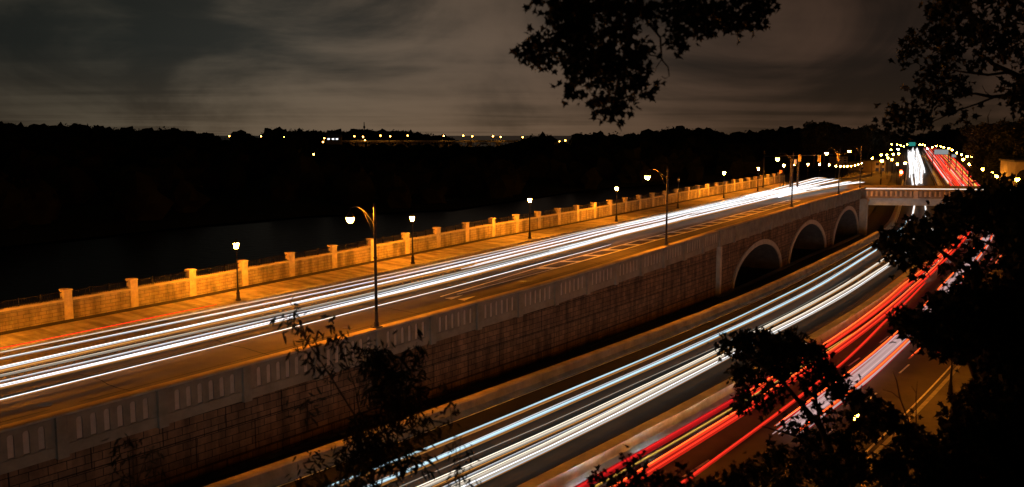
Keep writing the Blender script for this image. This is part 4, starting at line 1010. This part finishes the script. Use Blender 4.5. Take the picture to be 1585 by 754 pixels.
brn(m_, [(1024, 92), (1016, 104), (1014, 110)], Y1, .006, .004); brn(m_, [(975, 52), (960, 52), (950, 60)], Y1, .006, .004); brn(m_, [(880, 45), (840, 66), (820, 80)], Y1, .012, .005)
m_.tube([(6.0, 3.0, CZ - 2.2), (6.2, 4.0, CZ + 1.5), P3(1130, -300, Y1)], [.28, .2, .09], 8)
o = m_.build('branch', M['bark'], t1, True); o.matrix_parent_inverse = Matrix.Translation(-t1.location)

# tree at the right edge, upper half
rng = np.random.RandomState(6); Y2 = 15.0
t2 = empty('edge_tree', (11.5, 14, CZ - 6)); tag(t2, 'tall dark tree reaching in from the upper right edge with bare limbs', 'tree')
pts = [(1455, 5, 18, 60), (1480, 10, 22, 80), (1440, 25, 12, 40), (1500, 28, 18, 60), (1470, 45, 20, 70), (1425, 62, 12, 45), (1410, 75, 11, 40), (1402, 88, 8, 20), (1450, 62, 16, 60), (1500, 60, 22, 80), (1525, 45, 18, 50),
       (1475, 85, 20, 70), (1450, 100, 18, 60), (1445, 120, 16, 50), (1430, 138, 13, 40), (1455, 140, 16, 50), (1478, 130, 16, 50), (1490, 145, 9, 24), (1470, 160, 12, 30), (1395, 170, 10, 34), (1382, 180, 10, 34), (1378, 192, 9, 24),
       (1405, 182, 12, 40), (1400, 200, 10, 28), (1425, 178, 10, 22), (1445, 172, 12, 24), (1505, 100, 14, 34), (1540, 60, 24, 70), (1565, 45, 24, 70), (1590, 35, 25, 70), (1560, 78, 20, 50), (1585, 75, 18, 40), (1570, 140, 18, 50), (1588, 130, 18, 60),
       (1590, 155, 18, 50), (1575, 160, 12, 26), (1535, 5, 20, 40), (1570, 2, 26, 60), (1500, -20, 60, 120), (1575, 95, 16, 24), (1430, 195, 9, 20), (1498, 182, 10, 20)]
C, tw = foliage(rng, pts, Y2, 1.4, per=1.2, spacing=.085); leaves('foliage', rng, C, .115, M['leaf'], t2, droop=.5).matrix_parent_inverse = Matrix.Translation(-t2.location)
m_ = MB(); twigs(m_, tw, rng, .01)
brn(m_, [(1720, 500), (1700, 250), (1680, 60), (1660, -150)], Y2, .3, .14)
brn(m_, [(1695, 200), (1600, 130), (1560, 110), (1535, 98), (1515, 80)], Y2, .07, .015); brn(m_, [(1560, 112), (1530, 116), (1495, 112), (1470, 108)], Y2, .03, .01)
brn(m_, [(1698, 230), (1620, 165), (1560, 148), (1535, 150), (1510, 145), (1490, 146)], Y2, .06, .012); brn(m_, [(1540, 150), (1515, 160), (1480, 172), (1440, 190)], Y2, .02, .008)
brn(m_, [(1690, 100), (1600, 40), (1570, 20), (1555, -20)], Y2, .06, .03); brn(m_, [(1555, 100), (1552, 60), (1560, 20)], Y2, .03, .015); brn(m_, [(1545, 30), (1535, 10), (1530, -5)], Y2, .014, .01)
brn(m_, [(1535, 150), (1525, 142), (1520, 132)], Y2, .008, .004); brn(m_, [(1530, 195), (1529, 180), (1534, 170)], Y2, .01, .004)
o = m_.build('branch', M['bark'], t2, True); o.matrix_parent_inverse = Matrix.Translation(-t2.location)

# dense tree, lower right
def shrub(name, lab, cat, root, pts, Y, dep, seed, per, spacing, size, stems, shape=LEAF, droop=.3):
    rng = np.random.RandomState(seed); t = empty(name, root); tag(t, lab, cat)
    C, tw = foliage(rng, pts, Y, dep, per=per, spacing=spacing); leaves('foliage', rng, C, size, M['leaf'], t, shape, droop).matrix_parent_inverse = Matrix.Translation(-Vector(root))
    m_ = MB(); twigs(m_, tw, rng, .009)
    for st in stems: brn(m_, st[0], st[1], st[2], st[3])
    o = m_.build('branch', M['bark'], t, True); o.matrix_parent_inverse = Matrix.Translation(-Vector(root)); return t
rngp = random.Random(3); pts = []
def in_mass(px, py):
    # left outline of the black mass at each height
    lx = np.interp(py, [285, 300, 330, 350, 375, 400, 415, 440, 480, 500, 520, 540, 580, 620, 640, 700, 760], [1560, 1500, 1455, 1400, 1365, 1400, 1445, 1478, 1440, 1385, 1410, 1460, 1500, 1478, 1470, 1440, 1400])
    return px > lx
for _ in range(2400):
    px, py = rngp.uniform(1340, 1680), rngp.uniform(292, 790)
    if not in_mass(px - 12, py): continue
    if px < 1575 and 340 < py < 450 and rngp.random() < .86: continue
    if 1475 < px < 1525 and 545 < py < 590: continue
    pts.append((px, py, 13, 11))
shrub('bank_tree', 'dense black leafy tree filling the lower right corner', 'tree', (10.5, 15.0, CZ - 12), pts, 15.5, 1.6, 8, 1.9, .10, .15,
      [([(1560, 900), (1555, 700), (1540, 520), (1500, 420), (1430, 370)], 15.5, .16, .02), ([(1555, 700), (1500, 560), (1440, 505), (1395, 500)], 15.5, .06, .01), ([(1540, 520), (1590, 400), (1600, 320)], 15.5, .08, .02)])
pts = [(1368, 380, 9, 22), (1385, 372, 13, 34), (1405, 368, 15, 40), (1390, 392, 12, 28), (1420, 385, 15, 40), (1440, 365, 15, 40), (1465, 345, 16, 40), (1490, 330, 14, 34), (1430, 350, 14, 34), (1510, 315, 14, 34), (1455, 378, 12, 20), (1410, 350, 10, 20)]
shrub('leafy_branch', 'leafy branch hanging across the far end of the cream trails below the overpass', 'tree', (11, 17, CZ - 9), pts, 17.0, .8, 9, 2.2, .09, .135, [([(1600, 420), (1540, 380), (1480, 360), (1400, 380)], 17.0, .04, .008)])
pts = [(1385, 500, 9, 26), (1400, 490, 10, 22), (1410, 508, 12, 34), (1430, 500, 14, 40), (1425, 520, 10, 26), (1450, 515, 14, 34), (1460, 480, 14, 30), (1480, 455, 14, 36), (1500, 500, 18, 60), (1475, 530, 14, 40)]
shrub('leafy_branch', 'leafy branch pointing left across the pink trail bundle', 'tree', (10, 14, CZ - 9), pts, 14.0, .6, 10, 2.0, .07, .12, [([(1600, 560), (1520, 520), (1450, 505), (1390, 497)], 14.0, .03, .006)])
# low tree whose top covers the red lanes, centre right
pts = [(1128, 535, 8, 18), (1145, 528, 10, 26), (1165, 530, 12, 34), (1150, 548, 12, 34), (1185, 522, 12, 34), (1205, 530, 14, 40), (1190, 548, 14, 44), (1230, 528, 12, 34), (1250, 540, 14, 44), (1220, 552, 16, 50), (1268, 548, 9, 26),
       (1270, 565, 12, 34), (1180, 570, 14, 40), (1145, 575, 9, 22), (1165, 590, 12, 34), (1210, 580, 16, 46), (1245, 580, 12, 26), (1285, 585, 12, 34), (1300, 600, 12, 34), (1195, 605, 12, 14), (1265, 612, 12, 10),
       (1148, 612, 9, 20), (1150, 630, 8, 18), (1175, 625, 10, 20), (1320, 612, 12, 30), (1340, 625, 12, 34), (1318, 640, 11, 14), (1285, 650, 13, 12), (1250, 645, 12, 12), (1225, 668, 14, 18), (1260, 680, 18, 50), (1300, 685, 20, 60), (1365, 640, 12, 34), (1385, 650, 12, 34),
       (1350, 665, 20, 70), (1400, 675, 22, 70), (1330, 715, 26, 90), (1380, 720, 26, 90), (1430, 700, 26, 90), (1280, 725, 24, 80), (1235, 715, 22, 70), (1195, 705, 16, 44), (1180, 735, 16, 46), (1150, 745, 12, 34), (1215, 750, 20, 70), (1450, 740, 30, 110), (1300, 760, 30, 120), (1380, 765, 30, 120)]
shrub('bank_tree', 'bushy dark treetop covering the red lanes at centre right', 'tree', (6.0, 14.0, CZ - 12), pts, 14.5, 1.0, 12, 2.6, .085, .125,
      [([(1330, 900), (1310, 760), (1270, 660), (1210, 590), (1150, 545)], 14.5, .10, .01), ([(1310, 760), (1250, 680), (1180, 660)], 14.5, .04, .01), ([(1270, 660), (1260, 600), (1255, 550)], 14.5, .03, .008)])
pts = [(925, 745, 6, 10), (942, 738, 7, 12), (960, 745, 8, 16), (975, 715, 7, 10), (990, 708, 6, 8), (985, 745, 9, 22), (1010, 748, 9, 24), (1030, 742, 8, 18), (1050, 750, 10, 26), (1075, 745, 10, 24), (1065, 728, 6, 8), (1100, 750, 10, 24), (1125, 742, 10, 22), (1145, 732, 8, 14), (1165, 715, 7, 12), (1040, 765, 16, 60), (1110, 770, 18, 70), (970, 768, 14, 50)]
shrub('bank_shrub', 'low leafy shrub along the bottom edge under the red lanes', 'shrub', (3.0, 10.0, CZ - 6.5), pts, 10.0, .5, 13, 1.6, .055, .085, [([(1050, 860), (1010, 770), (975, 720), (962, 700)], 10.0, .015, .004), ([(1050, 860), (1110, 770), (1150, 730)], 10.0, .015, .004)])
# bare twigs in front of the orange lit road
tb = empty('bare_sapling', (6.2, 14, CZ - 9)); tag(tb, 'bare thin twigs standing up against the orange lit road', 'sapling')
m_ = MB(); brn(m_, [(1412, 720), (1406, 650), (1393, 617), (1388, 590), (1382, 575)], 14, .014, .004); brn(m_, [(1393, 617), (1380, 607), (1366, 603)], 14, .007, .003); brn(m_, [(1418, 720), (1418, 640), (1418, 612), (1420, 590)], 14, .010, .003); brn(m_, [(1418, 608), (1411, 598)], 14, .004, .003)
o = m_.build('stem', M['bark'], tb, True); o.matrix_parent_inverse = Matrix.Translation(-tb.location)
# saplings in the bottom centre
pts = []
rp = random.Random(2)
for _ in range(85):
    t_ = rp.random(); cx_ = 575 + 35 * math.sin(t_ * 5); wd = 12 + 85 * t_; px = cx_ + rp.gauss(0, .55) * wd; py = 545 + 240 * t_
    pts.append((px, py, 9, 9 + int(10 * t_)))
pts += [(448, 490, 5, 8), (455, 500, 5, 8), (470, 520, 7, 10), (480, 545, 7, 12), (515, 505, 5, 6), (525, 525, 6, 10), (530, 540, 7, 10), (640, 535, 8, 10), (645, 560, 8, 10), (640, 585, 8, 10), (635, 610, 8, 8), (500, 575, 9, 12), (470, 630, 8, 8)]
shrub('tall_sapling', 'dark wispy sapling with narrow leaves in front of the parapet, bottom centre', 'sapling', (-1.6, 9.0, CZ - 7), pts, 9.5, .5, 14, 2.8, .075, .11,
      [([(585, 900), (580, 760), (560, 660), (510, 580), (470, 520), (447, 488)], 9.5, .018, .003), ([(580, 760), (600, 680), (635, 600), (645, 530)], 9.5, .012, .003), ([(560, 660), (550, 600), (530, 545), (512, 500)], 9.5, .01, .003)], OVAL, 1.0)
pts = [(712, 680, 6, 6), (700, 700, 8, 8), (725, 705, 7, 8), (712, 720, 9, 10), (705, 745, 9, 12), (728, 742, 8, 8), (690, 600, 6, 5), (698, 615, 8, 6), (700, 640, 8, 5), (690, 655, 7, 5)]
shrub('slim_sapling', 'slim leafy shoot beside the blue trails at the bottom edge', 'sapling', (-.5, 8.0, CZ - 6), pts, 8.5, .2, 15, 1.6, .04, .085, [([(714, 860), (712, 760), (712, 676)], 8.5, .008, .003), ([(712, 760), (705, 690), (692, 600)], 8.5, .006, .002)], OVAL, 1.0)
pts = [(180, 692, 9, 9), (200, 688, 9, 9), (185, 715, 9, 9), (195, 740, 10, 10), (235, 700, 9, 9), (240, 725, 9, 9), (215, 750, 9, 9), (175, 735, 8, 7)]
shrub('small_sapling', 'small drooping sapling in front of the wall at the lower left', 'sapling', (-3.4, 8.5, CZ - 6.5), pts, 9.0, .2, 16, 2.0, .045, .085, [([(212, 860), (208, 760), (205, 690), (190, 680)], 9.0, .01, .003), ([(208, 760), (225, 710), (240, 690)], 9.0, .007, .003)], OVAL, 1.0)
